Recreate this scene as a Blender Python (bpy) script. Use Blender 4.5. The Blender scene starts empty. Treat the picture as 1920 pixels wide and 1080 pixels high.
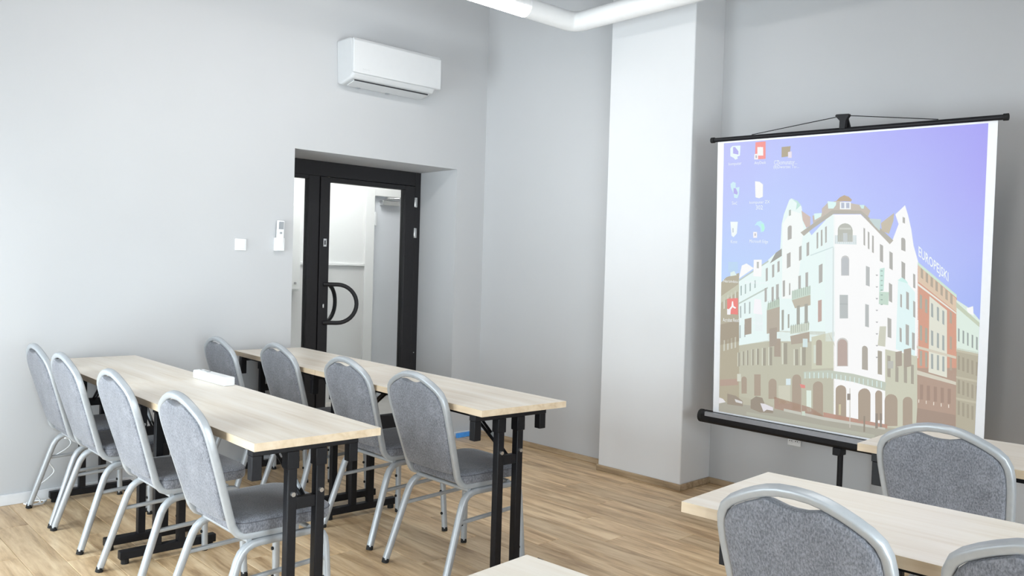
import bpy, math, random
from mathutils import Vector, Matrix

random.seed(7)
sc = bpy.context.scene
COL = sc.collection
PI = math.pi

# ------------------------------------------------------------------ camera
CAM_LOC = Vector((4.9684, -4.4980, 1.3324))
YAW, PITCH, ROLL, FPX = 0.8203, -0.0252, 0.0296, 1555.78
fw = Vector((-math.sin(YAW) * math.cos(PITCH), math.cos(YAW) * math.cos(PITCH), math.sin(PITCH)))
rt = Vector((math.cos(YAW), math.sin(YAW), 0))
up = rt.cross(fw)
rt2 = rt * math.cos(ROLL) + up * math.sin(ROLL)
up2 = up * math.cos(ROLL) - rt * math.sin(ROLL)
cam_d = bpy.data.cameras.new('camera')
cam = bpy.data.objects.new('camera', cam_d)
COL.objects.link(cam)
cam_d.sensor_width = 36.0
cam_d.lens = FPX / 1920.0 * 36.0
cam_d.clip_start = 0.05
M3 = Matrix((rt2, up2, -fw)).transposed()
cam.matrix_world = Matrix.Translation(CAM_LOC) @ M3.to_4x4()
sc.camera = cam

# ------------------------------------------------------------------ world, daylight, exposure
world = bpy.data.worlds.new('world')
sc.world = world
world.use_nodes = True
wb = world.node_tree.nodes['Background']
wb.inputs[0].default_value = (0.72, 0.84, 1.0, 1)
wb.inputs[1].default_value = 1.0
sc.view_settings.view_transform = 'Standard'
sc.view_settings.look = 'None'
sc.view_settings.gamma = 1.0
sc.view_settings.use_curve_mapping = False
sc.view_settings.exposure = 0.10

ROOM_X, ROOM_Y, ROOM_Z = 6.2, -5.1, 3.9
WINDOWS = [(0.30, 1.45), (1.70, 2.85)]       # x ranges of the windows behind the camera
WINDOWS_R = [(-5.00, -3.75), (-3.50, -2.25)]  # y ranges of the windows in the right-hand wall
WIN_Z = (0.10, 1.95)
PIC_GLOW = 0.78
DAY_POWER, DAY_POWER_R = 105.0, 135.0


def area_light(name, loc, rot, sx, sy, power, colour):
    d = bpy.data.lights.new(name, 'AREA')
    d.shape = 'RECTANGLE'
    d.size, d.size_y = sx, sy
    d.energy = power
    d.color = colour
    o = bpy.data.objects.new(name, d)
    o.location = loc
    o.rotation_euler = rot
    COL.objects.link(o)
    return o


for x0, x1 in WINDOWS:                        # daylight entering by each window
    area_light('window_daylight', ((x0 + x1) / 2, ROOM_Y - 0.32, sum(WIN_Z) / 2), (PI / 2, 0, 0),
               x1 - x0, WIN_Z[1] - WIN_Z[0], DAY_POWER, (0.88, 0.945, 1.0))


for y0, y1 in WINDOWS_R:
    area_light('window_daylight', (ROOM_X + 0.32, (y0 + y1) / 2, sum(WIN_Z) / 2), (PI / 2, 0, PI / 2),
               y1 - y0, WIN_Z[1] - WIN_Z[0], DAY_POWER_R, (0.88, 0.945, 1.0))


# ------------------------------------------------------------------ helpers
def srgb(r, g, b):
    def f(c):
        c /= 255.0
        return c / 12.92 if c <= 0.04045 else ((c + 0.055) / 1.055) ** 2.4
    return (f(r), f(g), f(b), 1)


class MB:
    """collects geometry for ONE mesh object"""
    def __init__(self):
        self.v, self.f, self.mi = [], [], []

    def add(self, vs, fs, mi=0):
        n = len(self.v)
        self.v += [tuple(p) for p in vs]
        self.f += [tuple(i + n for i in f) for f in fs]
        self.mi += [mi] * len(fs)
        return self

    def box(self, a, b, mi=0, M=None):
        x0, y0, z0 = a
        x1, y1, z1 = b
        vs = [Vector(p) for p in ((x0, y0, z0), (x1, y0, z0), (x1, y1, z0), (x0, y1, z0),
                                  (x0, y0, z1), (x1, y0, z1), (x1, y1, z1), (x0, y1, z1))]
        if M is not None:
            vs = [M @ p for p in vs]
        return self.add(vs, [(0, 3, 2, 1), (4, 5, 6, 7), (0, 1, 5, 4), (1, 2, 6, 5), (2, 3, 7, 6), (3, 0, 4, 7)], mi)

    def prism(self, prof, axis, a, b, mi=0, shrink=None):
        """extrude a closed 2D profile along an axis; the profile runs over the two other axes in order"""
        def P(p, t):
            q = [0, 0, 0]
            k = [i for i in range(3) if i != axis]
            q[k[0]], q[k[1]], q[axis] = p[0], p[1], t
            return q
        n = len(prof)
        vs = [P(p, a) for p in prof] + [P(p, b) for p in prof]
        fs = [(i, (i + 1) % n, n + (i + 1) % n, n + i) for i in range(n)]
        fs += [tuple(range(n - 1, -1, -1)), tuple(range(n, 2 * n))]
        return self.add(vs, fs, mi)

    def tube(self, path, ra, rb=None, n=10, up=(0, 0, 1), closed=False, sq=1.0, mi=0):
        """sweep an ellipse / rounded square (sq<1 squarer) along a path"""
        rb = ra if rb is None else rb
        path = [Vector(p) for p in path]
        m = len(path)
        tang = []
        for i in range(m):
            a = path[(i - 1) % m] if (closed or i > 0) else path[i]
            b = path[(i + 1) % m] if (closed or i < m - 1) else path[i]
            tang.append((b - a).normalized())
        u = Vector(up)
        u = (u - tang[0] * u.dot(tang[0]))
        if u.length < 1e-4:
            u = tang[0].orthogonal()
        u.normalize()
        rings = []
        for i in range(m):
            t = tang[i]
            u = (u - t * u.dot(t)).normalized()
            w = t.cross(u)
            k = 1.0
            if 0 < i < m - 1 or closed:                      # keep the width through bends
                a = path[(i - 1) % m]
                d = (path[i] - a).normalized()
                k = 1.0 / max(0.6, d.dot(t))
            ring = []
            for j in range(n):
                an = 2 * PI * (j + .5) / n
                cx, cy = math.cos(an), math.sin(an)
                cx = math.copysign(abs(cx) ** sq, cx)
                cy = math.copysign(abs(cy) ** sq, cy)
                ring.append(path[i] + u * (ra * cx * k) + w * (rb * cy))
            rings.append(ring)
        vs = [p for r in rings for p in r]
        fs = []
        for i in range(m if closed else m - 1):
            i2 = (i + 1) % m
            for j in range(n):
                j2 = (j + 1) % n
                fs.append((i * n + j, i * n + j2, i2 * n + j2, i2 * n + j))
        if not closed:
            fs.append(tuple(range(n - 1, -1, -1)))
            fs.append(tuple(range((m - 1) * n, m * n)))
        return self.add(vs, fs, mi)

    def mesh(self, name, mats, smooth=False, bevel=0):
        me = bpy.data.meshes.new(name)
        me.from_pydata(self.v, [], self.f)
        for m in (mats if isinstance(mats, (list, tuple)) else [mats]):
            me.materials.append(m)
        for p, i in zip(me.polygons, self.mi):
            p.material_index = i
            p.use_smooth = smooth
        me.update()
        return me


def fix_normals(me):
    import bmesh
    bm = bmesh.new()
    bm.from_mesh(me)
    bmesh.ops.recalc_face_normals(bm, faces=bm.faces)
    bm.to_mesh(me)
    bm.free()


def link(name, me, parent=None, loc=(0, 0, 0), rot=(0, 0, 0)):
    o = bpy.data.objects.new(name, me)
    COL.objects.link(o)
    o.location = loc
    o.rotation_euler = rot
    if parent is not None:
        o.parent = parent
    return o


def obj(name, mb, mat, parent=None, smooth=False, bevel=0.0, seg=2, loc=(0, 0, 0), rot=(0, 0, 0), angle=40):
    me = mb.mesh(name, mat, smooth or bevel > 0)
    fix_normals(me)
    o = link(name, me, parent, loc, rot)
    if bevel > 0:
        md = o.modifiers.new('bevel', 'BEVEL')
        md.width = bevel
        md.segments = seg
        md.limit_method = 'ANGLE'
        md.angle_limit = math.radians(angle)
    if smooth or bevel > 0:
        for p in me.polygons:
            p.use_smooth = True
        me.set_sharp_from_angle(angle=math.radians(angle))
    return o


def empty(name, loc=(0, 0, 0), rz=0.0):
    o = bpy.data.objects.new(name, None)
    COL.objects.link(o)
    o.location = loc
    o.rotation_euler = (0, 0, rz)
    o.empty_display_size = 0.1
    return o


def tag(o, label, cat, group=None):
    o['label'] = label
    o['category'] = cat
    if group:
        o['group'] = group
    return o


def struct(o):
    o['kind'] = 'structure'
    return o


def copy_tree(o, parent=None):
    c = o.copy()
    COL.objects.link(c)
    if parent is not None:
        c.parent = parent
    for ch in list(o.children):
        copy_tree(ch, c)
    return c


def arc(c, r, a0, a1, n, plane='yz', x=0.0):
    out = []
    for i in range(n + 1):
        a = a0 + (a1 - a0) * i / n
        p, q = c[0] + r * math.cos(a), c[1] + r * math.sin(a)
        out.append({'yz': (x, p, q), 'xz': (p, x, q), 'xy': (p, q, x)}[plane])
    return out


# ------------------------------------------------------------------ materials
def new_mat(name):
    m = bpy.data.materials.new(name)
    m.use_nodes = True
    nt = m.node_tree
    return m, nt, nt.nodes['Principled BSDF']


def node(nt, kind, **kw):
    n = nt.nodes.new(kind)
    for k, v in kw.items():
        if k in n.inputs:
            n.inputs[k].default_value = v
        else:
            setattr(n, k, v)
    return n


def ramp(nt, fac, stops):
    r = nt.nodes.new('ShaderNodeValToRGB')
    e = r.color_ramp.elements
    while len(e) < len(stops):
        e.new(0.5)
    for el, (p, c) in zip(e, stops):
        el.position, el.color = p, c
    nt.links.new(fac, r.inputs[0])
    return r.outputs[0]


def plain(name, col, rough=0.5, metal=0.0, spec=0.5, noise=0.0, scale=20, bump=0.0):
    m, nt, b = new_mat(name)
    b.inputs['Roughness'].default_value = rough
    b.inputs['Metallic'].default_value = metal
    b.inputs['Specular IOR Level'].default_value = spec
    b.inputs['Base Color'].default_value = col
    if noise or bump:
        tc = node(nt, 'ShaderNodeTexCoord')
        nz = node(nt, 'ShaderNodeTexNoise', Scale=scale, Detail=4.0)
        nt.links.new(tc.outputs['Object'], nz.inputs['Vector'])
        if noise:
            lo = tuple(c * (1 - noise) for c in col[:3]) + (1,)
            hi = tuple(min(1, c * (1 + noise)) for c in col[:3]) + (1,)
            nt.links.new(ramp(nt, nz.outputs['Fac'], [(0.3, lo), (0.7, hi)]), b.inputs['Base Color'])
        if bump:
            bp = node(nt, 'ShaderNodeBump', Strength=bump, Distance=0.002)
            nt.links.new(nz.outputs['Fac'], bp.inputs['Height'])
            nt.links.new(bp.outputs['Normal'], b.inputs['Normal'])
    return m


def wood(name, dark, mid, light, scale=(0.9, 14, 14), rough=0.45, rand=0.0, coat=0.0):
    """grain runs along local x"""
    m, nt, b = new_mat(name)
    tc = node(nt, 'ShaderNodeTexCoord')
    mp = node(nt, 'ShaderNodeMapping')
    mp.inputs['Scale'].default_value = scale
    nt.links.new(tc.outputs['Object'], mp.inputs['Vector'])
    vec = mp.outputs['Vector']
    if rand:
        oi = node(nt, 'ShaderNodeObjectInfo')
        ad = node(nt, 'ShaderNodeVectorMath', operation='MULTIPLY_ADD')
        cb = node(nt, 'ShaderNodeCombineXYZ')
        for i in range(3):
            nt.links.new(oi.outputs['Random'], cb.inputs[i])
        ad.inputs[1].default_value = (37.0, 91.0, 53.0)
        nt.links.new(cb.outputs[0], ad.inputs[0])
        nt.links.new(vec, ad.inputs[2])
        vec = ad.outputs[0]
    n1 = node(nt, 'ShaderNodeTexNoise', Scale=1.6, Detail=5.0, Roughness=0.55, Distortion=0.6)
    n2 = node(nt, 'ShaderNodeTexNoise', Scale=7.0, Detail=4.0, Roughness=0.6)
    nt.links.new(vec, n1.inputs['Vector'])
    nt.links.new(vec, n2.inputs['Vector'])
    mx = node(nt, 'ShaderNodeMath', operation='MULTIPLY_ADD')
    mx.inputs[1].default_value = 0.35
    nt.links.new(n2.outputs['Fac'], mx.inputs[0])
    nt.links.new(n1.outputs['Fac'], mx.inputs[2])
    col = ramp(nt, mx.outputs[0], [(0.45, dark), (0.66, mid), (0.88, light)])
    if rand:
        hs = node(nt, 'ShaderNodeHueSaturation')
        mr = node(nt, 'ShaderNodeMapRange')
        mr.inputs['To Min'].default_value = 1 - rand
        mr.inputs['To Max'].default_value = 1 + rand
        nt.links.new(oi.outputs['Random'], mr.inputs['Value'])
        nt.links.new(mr.outputs[0], hs.inputs['Value'])
        nt.links.new(col, hs.inputs['Color'])
        col = hs.outputs['Color']
    nt.links.new(col, b.inputs['Base Color'])
    b.inputs['Roughness'].default_value = rough
    bp = node(nt, 'ShaderNodeBump', Strength=0.12, Distance=0.001)
    nt.links.new(n2.outputs['Fac'], bp.inputs['Height'])
    nt.links.new(bp.outputs['Normal'], b.inputs['Normal'])
    return m


def fabric(name, dark, light):
    m, nt, b = new_mat(name)
    tc = node(nt, 'ShaderNodeTexCoord')
    n1 = node(nt, 'ShaderNodeTexNoise', Scale=260.0, Detail=3.0, Roughness=0.7)
    n2 = node(nt, 'ShaderNodeTexNoise', Scale=14.0, Detail=3.0)
    mp = node(nt, 'ShaderNodeMapping')
    mp.inputs['Scale'].default_value = (1, 1, 0.45)
    nt.links.new(tc.outputs['Object'], mp.inputs['Vector'])
    nt.links.new(mp.outputs[0], n1.inputs['Vector'])
    nt.links.new(tc.outputs['Object'], n2.inputs['Vector'])
    mx = node(nt, 'ShaderNodeMath', operation='MULTIPLY_ADD')
    mx.inputs[1].default_value = 0.25
    nt.links.new(n2.outputs['Fac'], mx.inputs[0])
    nt.links.new(n1.outputs['Fac'], mx.inputs[2])
    nt.links.new(ramp(nt, mx.outputs[0], [(0.48, dark), (0.78, light)]), b.inputs['Base Color'])
    b.inputs['Roughness'].default_value = 0.95
    b.inputs['Specular IOR Level'].default_value = 0.15
    b.inputs['Sheen Weight'].default_value = 0.25
    bp = node(nt, 'ShaderNodeBump', Strength=0.35, Distance=0.001)
    nt.links.new(n1.outputs['Fac'], bp.inputs['Height'])
    nt.links.new(bp.outputs['Normal'], b.inputs['Normal'])
    return m


def glass(name, tint=(0.95, 0.97, 0.97, 1)):
    m = bpy.data.materials.new(name)
    m.use_nodes = True
    nt = m.node_tree
    nt.nodes.remove(nt.nodes['Principled BSDF'])
    out = nt.nodes['Material Output']
    tr = node(nt, 'ShaderNodeBsdfTransparent')
    tr.inputs[0].default_value = tint
    gl = node(nt, 'ShaderNodeBsdfGlossy', Roughness=0.02)
    fr = node(nt, 'ShaderNodeFresnel', IOR=1.45)
    mx = node(nt, 'ShaderNodeMixShader')
    nt.links.new(fr.outputs[0], mx.inputs[0])
    nt.links.new(tr.outputs[0], mx.inputs[1])
    nt.links.new(gl.outputs[0], mx.inputs[2])
    nt.links.new(mx.outputs[0], out.inputs[0])
    return m


def emitter(name, col, strength):
    m, nt, b = new_mat(name)
    b.inputs['Base Color'].default_value = (0.9, 0.9, 0.9, 1)
    b.inputs['Emission Color'].default_value = col
    b.inputs['Emission Strength'].default_value = strength
    return m


WALL_GREY = plain('wall_paint_grey', (0.53, 0.535, 0.545, 1), 0.75, 0, 0.3, 0.01, 2.2, 0.05)
WALL_WHITE = plain('wall_paint_white', (0.73, 0.735, 0.745, 1), 0.75, 0, 0.3, 0.015, 2.2, 0.05)
CEILING = plain('ceiling_paint', (0.36, 0.36, 0.37, 1), 0.9, 0, 0.2, 0.01, 3)
CORR_WHITE = plain('corridor_paint_white', (0.86, 0.86, 0.85, 1), 0.7, 0, 0.3, 0.01, 2)
CORR_GREY = plain('corridor_paint_grey', (0.72, 0.71, 0.70, 1), 0.6, 0, 0.3, 0.01, 2)
CORR_FLOOR = plain('corridor_floor', (0.55, 0.53, 0.50, 1), 0.4, 0, 0.4, 0.08, 6)
CORR_DOOR = plain('corridor_door_paint', (0.70, 0.72, 0.76, 1), 0.5, 0, 0.4, 0.01, 3)
PLANK = wood('floor_plank_wood', (0.34, 0.205, 0.10, 1), (0.63, 0.44, 0.25, 1), (0.84, 0.65, 0.42, 1),
             (1.3, 11, 11), 0.38, 0.15)
SUBFLOOR = plain('floor_joint_dark', (0.16, 0.11, 0.07, 1), 0.8, 0, 0.2, 0.1, 30)
SKIRT = wood('skirting_wood', (0.24, 0.17, 0.10, 1), (0.40, 0.29, 0.18, 1), (0.52, 0.40, 0.27, 1), (1.5, 20, 20), 0.5)
SKIRT_W = plain('skirting_white', (0.72, 0.73, 0.75, 1), 0.5, 0, 0.4, 0.04, 20)
OAK = wood('table_oak_laminate', (0.70, 0.61, 0.49, 1), (0.80, 0.73, 0.63, 1), (0.86, 0.81, 0.73, 1), (0.6, 9, 9), 0.36)
OAK_EDGE = wood('table_edge_band', (0.50, 0.38, 0.25, 1), (0.60, 0.48, 0.34, 1), (0.68, 0.57, 0.43, 1), (1.0, 9, 9), 0.5)
BLACK = plain('black_powder_coat', (0.008, 0.008, 0.010, 1), 0.45, 0.0, 0.25, 0.15, 60)
DOORBLK = plain('door_black_aluminium', (0.020, 0.019, 0.021, 1), 0.5, 0.0, 0.3, 0.05, 40)
RUBBER = plain('black_rubber', (0.015, 0.015, 0.015, 1), 0.8, 0, 0.3, 0.1, 80)
SILVER = plain('silver_grey_tube', (0.40, 0.42, 0.44, 1), 0.40, 0.3, 0.5, 0.04, 50)
CHROME = plain('bright_steel', (0.72, 0.72, 0.72, 1), 0.25, 0.9, 0.5, 0.04, 50)
FABRIC = fabric('grey_chair_fabric', (0.105, 0.109, 0.124, 1), (0.24, 0.247, 0.275, 1))
PIPING = plain('dark_seam', (0.12, 0.12, 0.135, 1), 0.9, 0, 0.1, 0.1, 90)
PLASTIC = plain('white_plastic', (0.82, 0.83, 0.84, 1), 0.35, 0, 0.5, 0.01, 20)
PLASTIC_B = plain('offwhite_plastic', (0.74, 0.75, 0.76, 1), 0.4, 0, 0.5, 0.01, 20)
AC_WHITE = plain('air_conditioner_plastic', (0.64, 0.65, 0.66, 1), 0.4, 0, 0.4, 0.01, 20)
AC_WHITE2 = plain('air_conditioner_shell', (0.58, 0.59, 0.60, 1), 0.45, 0, 0.4, 0.01, 20)
GREYPL = plain('grey_plastic', (0.33, 0.35, 0.37, 1), 0.4, 0, 0.5, 0.05, 50)
DARK = plain('dark_slot', (0.03, 0.03, 0.035, 1), 0.7, 0, 0.3, 0.1, 50)
SCREEN_W = plain('screen_fabric_white', (0.86, 0.87, 0.90, 1), 0.8, 0, 0.2, 0.01, 40)
BLUE = plain('blue_plastic', (0.07, 0.33, 0.85, 1), 0.4, 0, 0.5, 0.1, 30)
GLASS = glass('clear_glass')
TUBE_ON = emitter('lit_diffuser', (1.0, 0.98, 0.95, 1), 19.0)
PIPE_W = plain('white_lamp_pipe', (0.85, 0.85, 0.85, 1), 0.35, 0, 0.5, 0.01, 20)
PANEL_FILL = emitter('corridor_fill_glow', (1.0, 0.98, 0.96, 1), 13.0)  # glow of the added, unseen panel that lights the corridor

# ------------------------------------------------------------------ room shell
BA = 0.0116                                   # the end wall is not quite square to the side wall


def BW(p):
    x, y, z = p
    return (x * math.cos(BA) - y * math.sin(BA), x * math.sin(BA) + y * math.cos(BA), z)


def turned(mb):
    mb.v = [BW(p) for p in mb.v]
    return mb


DY0, DY1, DZ, DX = -1.8411, -0.4766, 2.0666, -0.456     # door recess
WT = -0.52

m = MB()
m.box((WT, ROOM_Y - 0.25, 0), (0, DY0, ROOM_Z)).box((WT, DY1, 0), (0, 0.25, ROOM_Z)).box((WT, DY0, DZ), (0, DY1, ROOM_Z))
struct(obj('wall_left', m, WALL_GREY))
struct(obj('wall_back', turned(MB().box((1.9, 0, 0), (ROOM_X + 0.25, 0.25, ROOM_Z))), WALL_GREY))
struct(obj('wall_back_recess', turned(MB().box((-0.02, -0.1946, 0), (1.42, 0.25, ROOM_Z))), WALL_GREY))
struct(obj('wall_pillar', turned(MB().box((1.3548, -0.3152, 0), (2.007, 0.25, ROOM_Z))), WALL_WHITE, bevel=0.006))
m = MB()
ys = [ROOM_Y - 0.25] + [y for w in WINDOWS_R for y in w] + [0.3]
for i in range(0, len(ys), 2):
    m.box((ROOM_X, ys[i], 0), (ROOM_X + 0.25, ys[i + 1], ROOM_Z))
for y0, y1 in WINDOWS_R:
    m.box((ROOM_X, y0, 0), (ROOM_X + 0.25, y1, WIN_Z[0])).box((ROOM_X, y0, WIN_Z[1]), (ROOM_X + 0.25, y1, ROOM_Z))
struct(obj('wall_right', m, WALL_WHITE))
m = MB()
xs = [WT] + [x for w in WINDOWS for x in w] + [ROOM_X + 0.25]
for i in range(0, len(xs), 2):
    m.box((xs[i], ROOM_Y - 0.25, 0), (xs[i + 1], ROOM_Y, ROOM_Z))
for x0, x1 in WINDOWS:
    m.box((x0, ROOM_Y - 0.25, 0), (x1, ROOM_Y, WIN_Z[0])).box((x0, ROOM_Y - 0.25, WIN_Z[1]), (x1, ROOM_Y, ROOM_Z))
struct(obj('wall_front', m, WALL_WHITE))
struct(obj('ceiling', MB().box((WT, ROOM_Y - 0.25, ROOM_Z), (ROOM_X + 0.25, 0.3, ROOM_Z + 0.1)), CEILING))


def make_window(k, w, loc, rz):
    """casement window of width w, local x along the wall, local y into the room"""
    z0, z1 = WIN_Z
    x0, x1, y0, y1 = -w / 2, w / 2, -0.16, -0.10
    m = MB()
    m.box((x0, y0, z0), (x0 + 0.06, y1, z1)).box((x1 - 0.06, y0, z0), (x1, y1, z1))
    m.box((x0 + 0.06, y0, z0), (x1 - 0.06, y1, z0 + 0.06)).box((x0 + 0.06, y0, z1 - 0.06), (x1 - 0.06, y1, z1))
    m.box((-0.04, y0, z0 + 0.06), (0.04, y1, z1 - 0.06))
    wn = struct(obj('window_%d' % k, m, PLASTIC, loc=loc, rot=(0, 0, rz)))
    for a, b_ in ((x0 + 0.06, -0.04), (0.04, x1 - 0.06)):
        obj('pane', MB().box((a, y0 + 0.025, z0 + 0.06), (b_, y0 + 0.031, z1 - 0.06)), GLASS, wn)
    obj('window_sill', MB().box((x0 - 0.04, -0.10, z0 - 0.03), (x1 + 0.04, 0.10, z0)), PLASTIC, wn, bevel=0.004)


for k, (x0, x1) in enumerate(WINDOWS):
    make_window(k + 1, x1 - x0, ((x0 + x1) / 2, ROOM_Y, 0), 0.0)
for k, (y0, y1) in enumerate(WINDOWS_R):
    make_window(k + 1 + len(WINDOWS), y1 - y0, (ROOM_X, (y0 + y1) / 2, 0), PI / 2)

# floor: a dark bed with separate planks
floor = struct(obj('floor', MB().box((-0.02, ROOM_Y - 0.05, -0.08), (ROOM_X + 0.05, 0.25, -0.007)), SUBFLOOR))
PW, PL, GAP = 0.148, 1.28, 0.0014
plank_meshes = {}


def plank_mesh(ln):
    key = round(ln, 3)
    if key not in plank_meshes:
        h, w, l = 0.0065, PW / 2 - GAP / 2, ln / 2 - GAP / 2
        c = 0.0012
        mb = MB()
        vs = [(-l, -w, -h), (l, -w, -h), (l, w, -h), (-l, w, -h), (-l, -w, -c), (l, -w, -c), (l, w, -c), (-l, w, -c),
              (-l + c, -w + c, 0), (l - c, -w + c, 0), (l - c, w - c, 0), (-l + c, w - c, 0)]
        fs = [(0, 3, 2, 1), (0, 1, 5, 4), (1, 2, 6, 5), (2, 3, 7, 6), (3, 0, 4, 7), (4, 5, 9, 8), (5, 6, 10, 9), (6, 7, 11, 10),
              (7, 4, 8, 11), (8, 9, 10, 11)]
        mb.add(vs, fs)
        plank_meshes[key] = mb.mesh('plank', PLANK)
    return plank_meshes[key]


row, y = 0, 0.10
OFFS = [0.0, 0.52, 0.21, 0.86, 0.38, 1.04, 0.66]
while y > ROOM_Y:
    x = -OFFS[row % 7]
    while x < ROOM_X:
        a, b = max(x, 0.0), min(x + PL, ROOM_X)
        if b - a > 0.03:
            link('plank', plank_mesh(b - a), floor, ((a + b) / 2, y - PW / 2, 0))
        x += PL
    y -= PW
    row += 1

# skirting
sk = 0.038
struct(obj('baseboard_back_recess', turned(MB().box((0.0, -0.2076, 0), (1.3548, -0.1946, sk))), SKIRT, bevel=0.003))
struct(obj('baseboard_pillar', turned(MB().box((1.3488, -0.3282, 0), (2.020, -0.3152, sk)).box((2.007, -0.3152, 0), (2.020, -0.013, sk))), SKIRT, bevel=0.003))
struct(obj('baseboard_back', turned(MB().box((2.007, -0.013, 0), (ROOM_X, 0, sk))), SKIRT, bevel=0.003))
struct(obj('baseboard_left', MB().box((0, ROOM_Y, 0), (0.014, DY0, 0.058)).box((0, DY1, 0), (0.014, -0.2, 0.04)), SKIRT_W, bevel=0.003))
struct(obj('baseboard_right', MB().box((ROOM_X - 0.013, ROOM_Y, 0), (ROOM_X, 0, sk)), SKIRT, bevel=0.003))
struct(obj('trim_1', MB().box((WT, DY0, -0.05), (-0.001, DY1, 0.002)), SKIRT))          # threshold in the door recess

# corridor behind the glazed door
CX = -1.92
struct(obj('floor_corridor', MB().box((CX - 0.1, -3.2, -0.08), (WT, 1.6, 0.0)), CORR_FLOOR))
struct(obj('ceiling_corridor', MB().box((CX - 0.1, -3.2, 2.75), (WT, 1.6, 2.85)), CEILING))
m = MB()
m.box((CX - 0.12, -3.2, 1.30), (CX, 0.02, 2.75)).box((CX - 0.12, 0.02, 2.02), (CX, 0.90, 2.75)).box((CX - 0.12, 0.90, 0), (CX, 1.6, 2.75))
struct(obj('wall_corridor', m, CORR_WHITE))
struct(obj('wall_corridor_dado', MB().box((CX - 0.12, -3.2, 0), (CX, 0.02, 1.30)), CORR_GREY))
struct(obj('wall_corridor_end', MB().box((CX - 0.12, 1.6, 0), (WT, 1.7, 2.75)), CORR_WHITE))
struct(obj('wall_corridor_near', MB().box((CX - 0.12, -3.3, 0), (WT, -3.2, 2.75)), CORR_WHITE))
struct(obj('wall_corridor_side', MB().box((WT - 0.02, 0.25, 0), (WT, 1.6, 2.75)), CORR_WHITE))
struct(obj('trim_2', MB().box((CX, -3.2, 1.298), (CX + 0.022, -0.055, 1.322)), CORR_WHITE, bevel=0.004))
d2 = struct(obj('door_2', MB().box((CX - 0.09, 0.052, 0.005), (CX - 0.045, 0.87, 1.985)), CORR_DOOR, bevel=0.003))
m = MB()
m.box((CX - 0.12, -0.055, 0), (CX + 0.018, 0.048, 2.06)).box((CX - 0.12, 0.874, 0), (CX + 0.018, 0.96, 2.06)).box((CX - 0.12, 0.048, 1.99), (CX + 0.018, 0.874, 2.06))
obj('door_frame', m, CORR_WHITE, d2, bevel=0.004)
m = MB().box((CX - 0.045, 0.045, 1.70), (CX + 0.024, 0.072, 1.83))
obj('hinge', m, PLASTIC_B, d2, bevel=0.003)
c2 = obj('door_closer', MB().box((CX - 0.045, 0.14, 1.905), (CX + 0.02, 0.34, 1.955)), CHROME, d2, bevel=0.006)
obj('closer_arm', MB().tube([(CX + 0.01, 0.19, 1.955), (CX + 0.01, 0.19, 1.972), (CX + 0.09, 0.28, 1.975), (CX + 0.03, 0.40, 2.0), (CX + 0.0, 0.41, 2.005)], 0.008, n=8), CHROME, c2, smooth=True)
cab = tag(empty('wall_cabinet', (CX, -1.02, 1.06)), 'white electrical cabinet on corridor wall behind the glazed door', 'cabinet')
obj('cabinet_body', MB().box((0, -0.24, 0), (0.09, 0.24, 0.78)), CORR_WHITE, cab, bevel=0.004)
obj('cabinet_door', MB().box((0.09, -0.225, 0.015), (0.102, 0.225, 0.765)), CORR_WHITE, cab, bevel=0.004)
obj('cabinet_lock', MB().box((0.102, 0.17, 0.06), (0.108, 0.19, 0.08)), CHROME, cab)
cl = tag(empty('corridor_fill_panel', (-1.2, -0.6, 2.75)), 'unseen ceiling panel added to light the corridor beyond the glass door', 'lamp')  # out of view, added to brighten the corridor seen through the glass
obj('fill_frame', MB().box((-0.32, -0.62, -0.05), (0.32, 0.62, 0.0)), PLASTIC, cl)
obj('diffuser', MB().box((-0.29, -0.59, -0.055), (0.29, 0.59, -0.05)), PANEL_FILL, cl)

# ------------------------------------------------------------------ glazed black door in its recess
door = struct(empty('door_1', (DX, DY0, 0)))
W = DY1 - DY0


def dbox(mb, y0, y1, z0, z1, x0=-0.064, x1=0.0):
    return mb.box((x0, y0 - DY0, z0), (x1, y1 - DY0, z1))


m = MB()
dbox(m, DY0, DY0 + 0.05, 0, DZ); dbox(m, -0.531, DY1, 0, DZ); dbox(m, DY0 + 0.05, -0.531, 1.958, DZ)
dbox(m, -1.48, -1.391, 0, 1.958); dbox(m, DY0 + 0.05, -1.48, 0, 0.135)
dbox(m, DY0 + 0.05, -1.48, 1.932, 1.958)
obj('door_frame', m, DOORBLK, door, bevel=0.003)
m = MB()
dbox(m, DY0 + 0.05, -1.48, 0.135, 1.932, -0.034, -0.026)
obj('side_pane', m, GLASS, door)
m = MB()
dbox(m, -1.386, -1.306, 0.012, 1.954, -0.058, 0.008); dbox(m, -0.632, -0.535, 0.012, 1.954, -0.058, 0.008)
dbox(m, -1.306, -0.632, 1.920, 1.954, -0.058, 0.008); dbox(m, -1.306, -0.632, 0.012, 0.135, -0.058, 0.008)
leaf = obj('door_leaf', m, DOORBLK, door, bevel=0.004)
m = MB()
dbox(m, -1.306, -0.632, 0.135, 1.920, -0.030, -0.022)
obj('pane', m, GLASS, leaf)
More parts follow.
